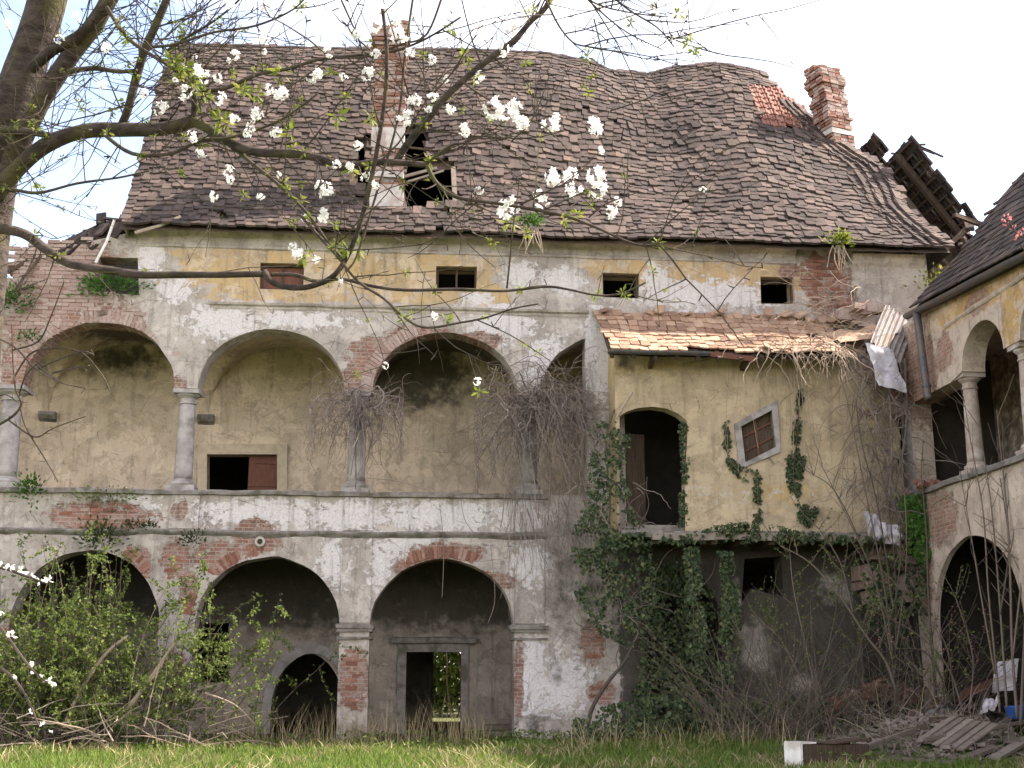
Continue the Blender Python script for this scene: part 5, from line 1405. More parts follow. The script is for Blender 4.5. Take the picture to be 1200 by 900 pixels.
# ------------------------------------------------------------------ dry vines hanging from the capitals
def vine(label, cx, top, bot, half, cnt, y=-0.1, right=0):
    p0 = aty(cx, top, y); v = thing('dry_vine', label, 'vine', tuple(p0), 'dry vines hanging from the loggia columns'); mb = MB()
    z1 = aty(cx, bot, y).z; hw = half * .0206
    for i in range(cnt):
        s_ = rng.gauss(0, .42); p = p0 + Vector((s_ * hw * .75, rng.uniform(-.45, .15), rng.uniform(-.45, .2)))
        d = Vector((s_ * 1.2 + rng.uniform(-1, 1) + right * rng.random(), rng.uniform(-.9, .3), rng.uniform(-.7, .8)))
        ln = (p0.z - z1) * rng.uniform(.45, 1.2)
        q = wander(p, d, ln, 18, rng.uniform(.35, .6), -.15)
        for w_ in q:                        # the mass hangs close round the shaft
            k = max(-1.25, min(1.25, (w_.x - p0.x) / hw)); w_.x = p0.x + hw * k * (.98 if abs(k) < 1.2 else .9 + .1 * rng.random()); w_.y = max(w_.y, -1.0)
        mb.tube(q, taper(.006 + .016 * rng.random() ** 3, .004, len(q)), 4, False)
        for _ in range(3):
            k = rng.randrange(3, 14); q2 = wander(q[k], rv() + Vector((0, -.2, -.2)), rng.uniform(.3, .9), 8, .45, -.1); mb.tube(q2, taper(.006, .003, 9), 4, False)
    mb.build('strand', M['dry_twig'], v, kind='stuff')
    for i in range(5):
        q = wander(p0 + Vector((rng.uniform(-.2, .2), .0, 0)), (rng.uniform(-.4, .4) + right * .3, -.3, -.6), (p0.z - z1) * rng.uniform(.9, 1.15), 12, .13, -.14); m2 = MB(); m2.tube(q, taper(rng.uniform(.016, .034), .009, len(q)), 6); m2.build('stem', M['dry_twig'], v, smooth=True)
    return v
vine('grey dry vine tangle hiding the column between the second and third loggia arches', 420, 468, 570, 42, 120)
vine('wide dry vine curtain over the column next to the annex pillar', 628, 468, 618, 58, 250, right=.2)
# loose strands running down the wall below
lo = thing('trailing_vine', 'loose dry strands trailing down the parapet and wall beside the ivy', 'vine', tuple(aty(660, 600, -.1)))
mb = MB()
for i in range(70):
    p = aty(rng.uniform(595, 700), rng.uniform(555, 620), -.18); q = wander(p, (rng.uniform(-.2, .45), -.1, -1), rng.uniform(.8, 3.2), 12, .17, -.05)
    for w in q: w.y = min(w.y, -.04 - rng.random() * .04)
    mb.tube(q, taper(rng.uniform(.005, .011), .004, len(q)), 4, False)
for l in ([(430, 560), (470, 565), (520, 580), (560, 578), (640, 590)], [(540, 585), (545, 610), (560, 630)], [(515, 590), (520, 640), (518, 700)], [(575, 640), (580, 700), (572, 730)], [(610, 600), (625, 660), (600, 690)], [(640, 640), (665, 600), (650, 680)]):
    q = smooth_line([aty(x, y, -.16) for x, y in l], 5); mb.tube(q, .009, 4, False)
for i in range(120):
    p = aty(rng.gauss(712, 24), rng.uniform(560, 760), -1.2 + .9 * rng.random() - (.35 if rng.random() < .3 else 0)); q = wander(p, (rng.uniform(-1, 1), -.2, rng.uniform(-1, .7)), rng.uniform(.5, 1.7), 12, rng.uniform(.3, .5), -.05); mb.tube(q, taper(.006 + .014 * rng.random() ** 3, .004, len(q)), 4, False)
mb.build('strand', M['dry_twig'], lo, kind='stuff')

# ------------------------------------------------------------------ ivy
def ivy(label, polys, dens, y, depth=.2, size=.085, stems=(), face=(0, -1, .3), ylow=None, mat='ivy_leaf'):
    first = polys[0]; c = aty(sum(p[0] for p in first) / len(first), max(p[1] for p in first), y if not callable(y) else y(0, 0))
    v = thing('ivy', label, 'ivy', tuple(c)); lm = MB(); sm = MB()
    for pl in polys:
        q = np.array(pl); x0, y0 = q.min(0); x1, y1 = q.max(0); area = 0.5 * abs(sum(q[i][0] * q[i - 1][1] - q[i - 1][0] * q[i][1] for i in range(len(q))))
        n = int(area * dens); got = 0
        while got < n:
            P_ = np.array([[rng.uniform(x0, x1), rng.uniform(y0, y1)] for _ in range(200)]); ok = in_poly(P_, pl)
            for (px, py), k in zip(P_, ok):
                if not k or got >= n: continue
                got += 1
                if noise.noise((px * .045, py * .045, x0)) + .5 * noise.noise((px * .12, py * .12, y0)) < -.12 and rng.random() < .93: continue
                yy = y(px, py) if callable(y) else y
                p = aty(px, py, yy - depth * rng.random() * (0.6 + .8 * max(0, noise.noise((px * .03, py * .03, 5)))))
                d = Vector((rng.uniform(-.8, .8), rng.uniform(-.3, .1), -rng.uniform(.2, 1))); L_ = size * rng.uniform(.45, 1.5)
                lm.leaf(p, d.normalized(), (Vector(face) + rv() * .55).normalized(), L_, L_ * .85)
    for l, w in stems:
        yy = y if not callable(y) else y(*l[0]); q = smooth_line([aty(px, py, yy - .1) for px, py in l], 4); sm.tube(q, taper(w, w * .5, len(q)), 6)
    if stems: sm.build('stem', M['stem'], v, smooth=True)
    lm.build('foliage', M[mat], v); return v
ivy('dark ivy climbing the white pillar left of the arched annex door', [[(690, 495), (720, 488), (738, 510), (730, 560), (745, 600), (765, 640), (700, 655), (668, 640), (680, 600), (692, 560)], [(672, 640), (760, 640), (770, 700), (745, 760), (700, 740), (672, 690)]], .21, -1.12, .4,
    stems=[([(690, 870), (692, 835), (712, 800), (735, 770), (752, 720), (745, 660)], .05), ([(725, 740), (740, 700), (760, 690), (800, 700), (820, 690)], .02), ([(715, 690), (730, 720), (745, 712), (770, 700)], .02), ([(700, 620), (715, 660), (740, 690)], .018), ([(760, 690), (780, 650), (800, 640)], .014), ([(720, 480), (710, 520), (715, 600), (705, 650)], .025), ([(820, 690), (835, 672), (838, 655)], .014)])
ivy('thick ivy mat along the floor edge under the ochre annex wall', [[(700, 628), (745, 622), (800, 626), (850, 612), (900, 612), (940, 622), (1010, 626), (1040, 630), (1040, 636), (900, 632), (745, 638), (700, 646)]], .42, -1.62, .22, face=(0, -.5, .9))
ivy('dark ivy curtain filling the recess below the annex door', [[(735, 650), (765, 650), (800, 660), (830, 720), (838, 790), (835, 850), (735, 850), (752, 760)], [(760, 655), (795, 650), (835, 690), (842, 780), (840, 850), (760, 850)]], .20, -.35, .35)
ivy('narrow ivy rope hanging from the floor edge toward the dark gap', [[(803, 640), (818, 640), (822, 700), (830, 760), (815, 800), (806, 760), (806, 700)], [(842, 645), (858, 645), (866, 700), (866, 770), (860, 800), (840, 800), (845, 730), (848, 690)]], .75, -1.55, .2, stems=[([(810, 640), (812, 700), (815, 790)], .012)])
ivy('thin ivy strand left of the skewed window reaching the floor edge', [[(848, 492), (853, 492), (856, 530), (866, 545), (885, 548), (892, 560), (892, 612), (884, 612), (884, 566), (862, 558), (850, 535)]], .55, -1.02, .06, size=.075, stems=[([(850, 495), (852, 530), (866, 552), (886, 556), (888, 612)], .012)])
ivy('knotty ivy strand right of the skewed window on the ochre wall', [[(935, 455), (940, 455), (938, 500), (935, 535), (945, 532), (942, 550), (936, 575), (942, 590), (958, 594), (950, 618), (938, 612), (924, 570), (922, 535), (930, 500)]], .6, -1.02, .07, size=.075, stems=[([(938, 455), (934, 510), (930, 560), (940, 600), (945, 620)], .012), ([(940, 598), (955, 600), (962, 596)], .01)])
ivy('dark ivy lining the inner right jamb of the annex door', [[(797, 492), (806, 496), (806, 612), (795, 616), (799, 560)]], .6, -.92, .15, size=.075)
ivy('low dark ivy and weeds along the foot of the wall below the annex', [[(672, 840), (700, 828), (760, 815), (860, 822), (960, 815), (1010, 835), (1000, 850), (672, 865)]], .26, -1.6, .8, size=.09)
ivy('bright green creeper on the broken corner under the side wing balcony', [[(1055, 580), (1080, 578), (1092, 600), (1092, 650), (1080, 660), (1062, 640)]], .6, -1.6, .2, size=.09, mat='fern_leaf')
ivy('dusky green climber clump below the side wing downpipe', [[(1060, 660), (1090, 655), (1092, 720), (1060, 720)], [(1010, 640), (1060, 650), (1060, 760), (1020, 740)]], .22, -1.3, .5, size=.085)
# dark patch of ivy on the wall below the first capital of the ground floor
# tufts on ledges and roofs
def tuft(label, px, py, y, w, h, n, mat='fern_leaf', sz=.10, name='fern', cat='fern', roots=0, stalk=True):
    p0 = aty(px, py, y); v = thing(name, label, cat, tuple(p0)); mb = MB()
    for i in range(n):
        a = Vector((rng.gauss(0, .5) * w, -rng.random() * .25, rng.gauss(.15, .4) * h)); d = (a + Vector((0, -.1, .1)) + rv() * .1).normalized(); mb.leaf(p0 + a * .9, d, (0, -1, .4) + rv() * .3 if False else (Vector((0, -1, .4)) + rv() * .6).normalized(), sz * rng.uniform(.6, 1.3), sz * .5)
    mb.build('foliage', M[mat], v); r_ = MB()
    for i in range(roots):
        q = wander(p0 + Vector((rng.uniform(-.2, .2), -.05, -.1)), (rng.uniform(-.5, .5), -.15, -1), rng.uniform(.35, .9), 6, .22, -.1); r_.tube(q, taper(.018, .006, 7), 5, False)
    if roots: r_.build('root', M['pale_twig'], v)
    return v
tuft('bright green tuft with hanging roots under the eaves near the middle of the roof', 622, 264, -.65, .3, .22, 170, sz=.11, name='roof_plant', cat='plant', roots=9)
tuft('lime green plant with long pale roots in the broken eaves beside the corner pier', 983, 284, -.7, .36, .2, 190, 'spring_leaf', .12, 'roof_plant', 'plant', 10)
tuft('yellow green seedling rising behind the black gutter corner', 1100, 334, -.2, .6, .4, 200, 'spring_leaf', .11, 'roof_plant', 'plant', 0)
tuft('green fern cushion at the outer end of the bare brick wall', 14, 356, -.1, .55, .4, 260, sz=.12)
tuft('green fern hanging from the square hole in the brick wall', 130, 338, -.05, .75, .34, 330, sz=.12)
tuft('small fern sprouting above the left loggia arch', 36, 398, -.05, .28, .25, 80, sz=.09)
tuft('green fern hanging over the parapet ledge at its outer end', 36, 578, -.2, .32, .42, 170, sz=.11)
tuft('ivy clump hanging from the string course over the bushy arch', 120, 634, -.15, .5, .5, 260, 'ivy_leaf', .11)
tuft('small fern on the string course above the first brick arch', 158, 617, -.12, .22, .15, 70, 'ivy_leaf', .09)
tuft('small fern on the string course left of the white pilaster', 176, 618, -.12, .2, .15, 70, 'ivy_leaf', .09)
tuft('dark fern growing below the string course on the white pilaster', 227, 634, -.15, .26, .24, 110, 'ivy_leaf', .09)
tuft('weedy tufts trailing over the parapet above the red bricks', 125, 585, -.2, 1.0, .3, 150, 'shrub_leaf', .08, 'weed', 'weed')

# dry vine mass on the annex eaves and the corner
ev = thing('dry_vine', 'bleached dry vine spilling over the annex eaves above the skewed window', 'vine', tuple(aty(920, 420, -1.8)), 'dry vines hanging from the loggia columns' if False else None)
mb = MB()
for i in range(62):
    p = aty(rng.uniform(885, 1000), rng.uniform(398, 420), -1.75 - rng.random() * .2); q = wander(p, (rng.uniform(-.8, .6), -.35, rng.uniform(-.4, .3)), rng.uniform(.5, 1.6), 10, .36, -.2); mb.tube(q, taper(rng.uniform(.006, .016), .004, len(q)), 4, False)
for i in range(70):
    p = aty(rng.uniform(930, 1040), rng.uniform(335, 405), -.3 - rng.random() * .8); q = wander(p, (rng.uniform(-1, .7), -.2, rng.uniform(-.5, .5)), rng.uniform(.6, 1.8), 9, .25, -.1); mb.tube(q, taper(rng.uniform(.006, .013), .004, len(q)), 4, False)
for i in range(26):
    x = rng.choice([870, 930, 938, 858, 975]) + rng.uniform(-12, 12); p = aty(x, rng.uniform(415, 440), -1.2); q = wander(p, (0, 0, -1), rng.uniform(.6, 2.6), 9, .08, -.05); mb.tube(q, .005, 4, False)
mb.build('strand', M['pale_twig'], ev, kind='stuff')
cv = thing('dry_vine', 'dense dark vine tangle over the broken corner between annex and side wing', 'vine', tuple(aty(1040, 600, -1.2)))
mb = MB()
for i in range(230):
    p = aty(rng.gauss(1036, 22), rng.uniform(410, 600), -1.1 - rng.random() * .5); q = wander(p, (rng.uniform(-.9, .6), -.15, rng.uniform(-1, .4)), rng.uniform(.6, 2.0), 12, rng.uniform(.25, .5), -.1); mb.tube(q, taper(.006 + .018 * rng.random() ** 3, .004, len(q)), 4, False)
mb.build('strand', M['dry_twig'], cv, kind='stuff')
for l in ([(985, 420), (1010, 460), (1030, 500), (1052, 540)], [(1040, 430), (1045, 520), (1040, 600), (1030, 650)], [(1060, 420), (1062, 500), (1048, 580), (1044, 640)], [(1000, 430), (1040, 470), (1068, 480)]):
    m2 = MB(); q = smooth_line([aty(x, y, -1.4) for x, y in l], 5); m2.tube(q, taper(.035, .02, len(q)), 7); m2.build('stem', M['dry_twig'], cv, smooth=True)

# ------------------------------------------------------------------ saplings and scrub on the right
def sapling(label, lines, y, w, leaves=0, mat='stem', lm='shrub_leaf', group=None, twigs_n=5, tl=(.4, 1.1), leafsize=.06):
    b = aty(lines[0][0][0], lines[0][0][1], y); v = thing('sapling', label, 'sapling', tuple(b), group); tm = MB(); lf_ = MB()
    for li, l in enumerate(lines):
        q = smooth_line([aty(px, py, y + (i * .08)) for i, (px, py) in enumerate(l)], 5); m2 = MB(); m2.tube(q, taper(w * (1 if li == 0 else .7), w * .3, len(q)), 6); m2.build('stem', M[mat], v, smooth=True)
        for _ in range(twigs_n):
            k = rng.randrange(len(q) // 3, len(q)); d = rv(); d.y *= .5; d.z = abs(d.z) + .5
            q2 = wander(q[k], d, rng.uniform(*tl), 6, .12, .02); tm.tube(q2, taper(w * .35, w * .14, 7), 4, False)
            if leaves: leaf_cloud(lf_, q2[1:], leafsize, .05, k=leaves)
    if twigs_n: tm.build('twig', M[mat], v, kind='stuff')
    if leaves: lf_.build('foliage', M[lm], v)
    return v
sapling('slender pale green sapling standing before the broken corner', [[(1098, 850), (1094, 780), (1088, 700), (1086, 630), (1080, 560)]], -3.4, .035, 2)
sapling('tall bare sapling with upright shoots, first in the row before the wing arch', [[(1172, 835), (1165, 760), (1158, 690), (1152, 600), (1138, 520), (1130, 470)], [(1166, 790), (1150, 700), (1140, 640), (1128, 570)]], -5.2, .025, twigs_n=9)
sapling('bare grey sapling with a forked top before the wing arch', [[(1180, 830), (1174, 740), (1168, 660), (1160, 580), (1148, 500)], [(1172, 720), (1182, 640), (1172, 560)]], -5.6, .026, twigs_n=9)
sapling('thick bare sapling closest to the far wing column', [[(1192, 840), (1186, 760), (1184, 680), (1180, 600), (1172, 520), (1168, 480)], [(1187, 770), (1196, 690), (1205, 620), (1198, 560)]], -5.9, .030, twigs_n=10)
sapling('reddish leaning sapling crossing the side wing plaster', [[(1196, 850), (1200, 760), (1204, 690), (1216, 600), (1222, 540)]], -6.0, .03, mat='stem', twigs_n=6)
sapling('fan of thin brown shoots in front of the ochre annex corner', [[(1050, 840), (1045, 760), (1035, 680), (1015, 580), (995, 480), (985, 440)], [(1048, 800), (1050, 700), (1042, 600), (1020, 500)], [(1047, 780), (1025, 680), (990, 600), (960, 540)], [(1050, 760), (1062, 660), (1058, 560), (1040, 480)], [(1046, 740), (1010, 640), (978, 575), (950, 555)], [(1048, 720), (1030, 600), (1010, 520), (1003, 470)]], -2.6, .026, twigs_n=7)
sapling('leaning brown sapling over the brick rubble', [[(1050, 810), (1038, 775), (1015, 745), (985, 700), (950, 660), (915, 640)], [(1030, 760), (1050, 700), (1055, 640)], [(1000, 720), (985, 660), (960, 620)]], -3.0, .036, 2, twigs_n=9)
sapling('arching green-budded scrub below the annex floor', [[(960, 830), (945, 760), (930, 690), (925, 640)], [(955, 820), (975, 740), (985, 680)], [(965, 825), (1005, 770), (1020, 700)], [(950, 820), (915, 750), (880, 720)]], -2.4, .024, 3, twigs_n=13, tl=(.3, .9))
sapling('spreading twiggy scrub before the dark wing arch', [[(1130, 840), (1110, 780), (1070, 740), (1020, 715)], [(1135, 835), (1140, 770), (1120, 700)], [(1128, 838), (1090, 800), (1060, 770)], [(1140, 838), (1165, 780), (1200, 740)]], -4.2, .026, 2, lm='shrub_leaf', twigs_n=13, tl=(.4, 1.0))
sapling('red-tinged twiggy scrub growing through the rubble', [[(1118, 830), (1090, 770), (1060, 760), (1020, 768)], [(1120, 832), (1110, 760), (1090, 730)], [(1115, 830), (1140, 790), (1150, 750)]], -3.8, .02, 1, lm='pink_bud', twigs_n=10, leafsize=.035)
sapling('thin brown whips before the pale plaster beneath the annex', [[(915, 830), (905, 770), (890, 720)], [(920, 830), (912, 740), (905, 690)], [(918, 832), (935, 760), (930, 700)], [(912, 830), (880, 770), (862, 740)]], -2.2, .018, 1, twigs_n=6)
brush = thing('bramble_thicket', 'matted brown thicket with tiny green buds beside the dark wing arch', 'thicket', (9.6, -2.5, .2))
mb = MB(); lf2 = MB()
for i in range(460):
    b = Vector((rng.uniform(6.2, 11.3), rng.uniform(-4.2, -1.2), .25)); d = Vector((rng.uniform(-.9, .9), rng.uniform(-.3, .3), rng.uniform(.4, 1.3)))
    q = wander(b, d, rng.uniform(.9, 3.4), 9, .2, -.045); mb.tube(q, taper(rng.uniform(.005, .011), .003, 10), 4, False)
    if rng.random() < .6: leaf_cloud(lf2, q[3:], .045, .1, k=1)
mb.build('cane', M['stem'], brush, kind='stuff'); lf2.build('foliage', M['shrub_leaf'], brush)

# a garden beyond the back door and a far tree at the left
gs = thing('garden_shrub', 'sunlit green shrubs seen through the open doorway behind the house', 'bush', (2.0, 17, 0))
mb = MB(); sm = MB()
for i in range(5200):
    p = Vector((rng.uniform(-2.5, 6.0), rng.uniform(15, 18.5), rng.uniform(.05, 4.6))); 
    if noise.noise(p * .8) > -.3: leaf_cloud(mb, [p], .2, .25, k=3)
for i in range(40):
    q = wander((rng.uniform(-2, 6), rng.uniform(15, 17), 0), (rng.uniform(-.3, .3), 0, 1), rng.uniform(2, 4.5), 7, .12); sm.tube(q, taper(.04, .012, 8), 5, False)
for i in range(1800): leaf_cloud(mb, [(rng.uniform(.1, 2.6), rng.uniform(15, 16.6), rng.uniform(.3, 4.2))], .2, .2, k=2)
sm.build('stem', M['pale_twig'], gs); mb.build('foliage', M['shrub_leaf'], gs)
ftree = thing('distant_tree', 'pale leafy tree top beyond the ruined left end of the house', 'tree', (-17.5, 14, 0))
mb = MB(); mb.tube(wander((-17.5, 14, 0), (0, 0, 1), 13.0, 8, .06), taper(.3, .06, 9), 8); mb.build('trunk', M['bark'], ftree, smooth=True)
mb = MB(); sm = MB()
for i in range(60):
    q = wander((-17.5, 14, rng.uniform(8, 13)), (rng.uniform(-1, 1), rng.uniform(-1, 1), rng.uniform(.2, .9)), rng.uniform(1.2, 3.2), 7, .18); sm.tube(q, taper(.04, .01, 8), 5, False); leaf_cloud(mb, q[3:], .13, .3, k=7)
sm.build('limb', M['stem'], ftree, kind='stuff'); mb.build('crown', M['shrub_leaf'], ftree)

# ------------------------------------------------------------------ grass
def grass(name, n, mat, hmin, hmax, region, w=.012, lean=.35, clump=0.0):
    nv = []; nf = []; nr = []
    x0, x1, y0, y1 = region
    k = 0
    while k < n:
        x = rng.uniform(x0, x1); y = y0 + (y1 - y0) * rng.random()
        if x > 7.4 and y > -7.2 - .8 * noise.noise((x, y, 4)) and y > -9.2 + (x - 7.4) * -.35 and rng.random() < .88: k += .5; continue
        if clump and noise.noise((x * .55, y * .55, 11)) < clump * (0.6 + rng.random() * .6): 
            k += 0.34; continue
        if -1.2 > y or True:
            z = ground_z(x, y); h = rng.uniform(hmin, hmax) * (1 + .5 * noise.noise((x * .9, y * .9, 3))); a = rng.random() * 6.28
            dx, dy = math.cos(a) * w, math.sin(a) * w; lx, ly = rng.gauss(0, lean) * h, rng.gauss(0, lean) * h; o = len(nv)
            nv += [(x - dx, y - dy, z), (x + dx, y + dy, z), (x + lx * .4 + dx * .6, y + ly * .4 + dy * .6, z + h * .6), (x + lx * .4 - dx * .6, y + ly * .4 - dy * .6, z + h * .6), (x + lx, y + ly, z + h)]
            nf += [(o, o + 1, o + 2, o + 3), (o + 3, o + 2, o + 4)]; nr += [rng.random()] * 5
        k += 1
    mb = MB(); mb.v, mb.f, mb.r = nv, nf, nr; return mb.build(name, M[mat], None, kind='stuff')
grass('grass', 60000, 'grass', .07, .19, (-11.5, 12.5, -12.0, -0.1))
grass('dry_grass', 9500, 'straw', .08, .28, (-11.5, 12.5, -12.0, -0.2), lean=.75, clump=.05)
grass('tall_dry_grass', 500, 'straw', .45, 1.0, (-4.2, 1.6, -2.0, -.4), .007, .3)
grass('tall_dry_grass', 260, 'straw', .3, .9, (3.0, 11.0, -5.0, -2), .008, .45)

wd_ = MB()
for i in range(150):                     # low broad-leaved weeds and ivy seedlings at the wall foot and through the grass
    x, y = rng.uniform(-4.5, 7.5), (-.25 - abs(rng.gauss(0, .7)) if rng.random() < .6 else rng.uniform(-9, -1)); z = ground_z(x, y)
    for k in range(rng.randrange(8, 26)): wd_.leaf((x + rng.gauss(0, .16), y + rng.gauss(0, .12), z + rng.uniform(.02, .3)), (rng.uniform(-1, 1), rng.uniform(-1, .2), rng.uniform(-.1, .8)), rv(), rng.uniform(.05, .14), rng.uniform(.03, .07))
wd_.build('weeds', M['shrub_leaf'], None, kind='stuff')
lt_ = MB()
for i in range(700):                     # leaf litter, twigs and crumbs of plaster
    x, y = rng.uniform(-5, 8.5), -.15 - abs(rng.gauss(0, .8)); z = ground_z(x, y) + .03
    lt_.box((x, y, z), (rng.uniform(.03, .16), rng.uniform(.02, .08), rng.uniform(.01, .04)), Matrix.Rotation(rng.random() * 6, 3, 'Z'), jit=.006)
lt_.build('litter', M['wood'], None, kind='stuff')

# ------------------------------------------------------------------ rubble and rubbish on the right
def gp(px, py, lift=0.0):
    """the point of the heap seen at a pixel, plus a lift"""
    d = ray(px, py); t = 16.0
    while t < 30:
        p = CAM + d * t
        if p.z <= ground_z(p.x, p.y) + 0.02 or p.y > -1.0: break
        t += 0.05
    return p + Vector((0, 0, lift))
def plank(label, a, b, w, t, za, zb, mat='wood', name='plank', group='old planks on the rubble heap'):
    A, B = gp(*a, za), gp(*b, zb); o = MB(); o.beam(Vector(), B - A, w * 1.3, t * 1.2, jit=.01)
    ob = o.build(name, M[mat]); ob.location = A; return tag(ob, label, 'plank', group)
plank('broad grey plank sloping down from the blue tub', (1137, 835), (1187, 876), .24, .04, 0.16, 0.11)
plank('long narrow plank under the blue tub, running out of the frame', (1147, 834), (1215, 858), .13, .05, 0.16, 0.13)
plank('narrow plank laid crosswise over the boarded panel', (1108, 884), (1181, 849), .14, .05, 0.12, 0.14)
plank('plank end lying nearest the bottom corner of the heap', (1166, 896), (1212, 870), .15, .05, 0.10, 0.12)
plank('short plank beside the boarded panel, under the crosswise plank', (1118, 853), (1160, 862), .16, .05, 0.13, 0.12)
plank('blackened plank below the old bicycle tyre', (1072, 842), (1140, 842), .2, .12, 0.11, 0.12, 'dark_wood')
plank('dark plank propped beneath the blackened plank', (1090, 850), (1140, 848), .12, .08, 0.10, 0.11, 'dark_wood')
plank('thin pale stick lying over the grass between cabinet and heap', (968, 897), (1070, 863), .07, .06, 0.08, 0.11)
plank('grey plank rising from the heap toward the wing wall', (1150, 880), (1205, 832), .12, .05, 0.11, 0.18)
for (lb, a_, b_, w_, t_, z0_, z1_) in (('grey plank jutting up steeply out of the heap', (1140, 868), (1160, 818), .11, .04, .05, .3), ('split board lying flat in front of the boarded panel', (1060, 893), (1125, 897), .13, .04, .06, .05),
        ('short mossy plank under the near corner of the panel', (1130, 893), (1168, 882), .16, .05, .06, .1), ('thin lath leaning over the brick pile', (1010, 856), (1085, 822), .05, .04, .08, .3), ('dark rotten plank between brick mound and panel', (1020, 870), (1090, 858), .14, .06, .06, .12),
        ('long grey lath crossing the whole heap', (1085, 880), (1208, 866), .06, .05, .2, .34), ('charred beam end behind the tyre', (1090, 838), (1160, 828), .12, .12, .1, .2)):
    plank(lb, a_, b_, w_, t_, z0_, z1_, 'dark_wood' if 'dark' in lb or 'charred' in lb else 'wood')
rub = MB()
for i in range(900):
    p = Vector((rng.gauss(10.2, 1.1), rng.gauss(-4.8, 1.3), 0)); p.z = ground_z(p.x, p.y) + .03
    if p.x > 11.4: continue
    rub.box(p, (rng.uniform(.05, .28), rng.uniform(.03, .1), rng.uniform(.02, .06)), Matrix.Rotation(rng.random() * 6, 3, 'Z') @ Matrix.Rotation(rng.gauss(0, .4), 3, 'Y'), jit=.008)
rub.build('rubble', M['wood'], None, kind='stuff')
bt_ = MB()
for i in range(240):
    p = Vector((rng.gauss(9.8, 1.2), rng.gauss(-5.2, 1.2), 0)); p.z = ground_z(p.x, p.y) + .02
    if p.x < 11.4: q = wander(p, (rng.uniform(-1, 1), rng.uniform(-.5, .5), rng.uniform(.1, .9)), rng.uniform(.3, 1.0), 6, .3, -.12); bt_.tube(q, taper(.008, .004, 7), 4, False)
bt_.build('dead_twigs', M['dry_twig'], None, kind='stuff')
pal = thing('boarded_panel', 'tilted panel of weathered boards lying on the rubble heap', 'panel', tuple(gp(1100, 870)), None)
A, B, Cc = gp(1074, 876, .12), gp(1116, 853, .22), gp(1132, 887, .10)
for i in range(6):
    t = i / 6 + .06; mb = MB(); mb.beam(A + (Cc - A) * t, B + (Cc - A) * t, (Cc - A).length / 6 * .9, .03, r=rng.random(), jit=.006); mb.build('board', M['wood'], pal)
for t in (.2, .8):
    mb = MB(); o_ = Vector((0, 0, -.05)); mb.beam(A + (B - A) * t + o_, A + (B - A) * t + (Cc - A) + o_, .08, .05); mb.build('crossbar', M['wood'], pal)
# fallen cabinet with a white end
cab = thing('fallen_cabinet', 'fallen cabinet with a chipped white end panel lying in the grass', 'cabinet', tuple(gp(936, 899)))
a = gp(921, 901); a.z = 0.0; u = Vector((.90, .44, 0)).normalized(); w_ = Vector((-u.y, u.x, 0)); CR = Matrix((u, w_, Vector((0, 0, 1)))).transposed()
en = Vector((-u.x, -u.y, 0)); ex = Vector((u.y, -u.x, 0)) * .40
o_ = a + ex * .5 - ex * .5
CB = lambda l, t, z: a + u * l + ex * t + Vector((0, 0, z))
mb = MB(); mb.beam(CB(0, 0, .20), CB(0, 1, .20), .05, .42, jit=.006); mb.build('end_panel', M['white_paint'], cab)
mb = MB(); mb.beam(CB(.04, 1, .19), CB(1.55, .95, .16), .03, .40, jit=.012); mb.build('side_panel', M['dark_wood'], cab)
mb = MB(); mb.beam(CB(.04, 0, .19), CB(1.5, 0, .19), .03, .40, jit=.006); mb.build('side_panel', M['dark_wood'], cab)
mb = MB(); mb.beam(CB(-.01, .5, .425), CB(.34, .5, .415), .40, .03, jit=.006); mb.build('top_panel', M['white_paint'], cab)
mb = MB(); mb.beam(CB(.6, .7, .40), CB(1.6, .4, .44), .4, .03, jit=.01); mb.build('loose_panel', M['dark_wood'], cab)
# broken bricks
def brick_at(p, label, grp):
    o = bpy.data.objects.new('broken_brick', rng.choice(BRK)); COL.objects.link(o)
    o.matrix_basis = Matrix.Translation(p) @ Matrix.Rotation(rng.random() * 6, 4, rv()) @ Matrix.Diagonal((rng.uniform(.5, 1), rng.uniform(.9, 1.3), rng.uniform(.9, 1.3), 1)); return tag(o, label, 'brick', grp)
for i in range(70):
    t = rng.random(); brick_at(gp(962 + t * 80 + rng.gauss(0, 6), 838 - t * 26 + rng.gauss(0, 5), .03 + rng.random() * .2), 'broken red brick in the low brick pile along the grass edge', 'broken bricks in the low pile')
for i in range(34): brick_at(gp(1058 + rng.gauss(0, 8), 829 + rng.gauss(0, 6), .03 + rng.random() * .3), 'broken red brick in the small mound beside the old tyre', 'broken bricks in the small mound')
for (x, y) in ((897, 850), (905, 856), (893, 857)): brick_at(gp(x, y, .06), 'lone orange brick fragment among the weeds left of the brick pile', 'orange fragments among the weeds')
for i in range(26): p = aty(rng.uniform(1072, 1102), rng.uniform(560, 571), -2.0); brick_at(atz(rng.uniform(1075, 1100), rng.uniform(566, 572), 5.72), 'broken red brick lying on the side wing balcony ledge', 'bricks on the balcony ledge')
for i in range(24): brick_at(aty(rng.gauss(1068, 9), rng.uniform(425, 470), -.9 - .3 * rng.random()), 'broken brick clinging to the ruined corner beside the downpipe', 'bricks in the ruined corner')
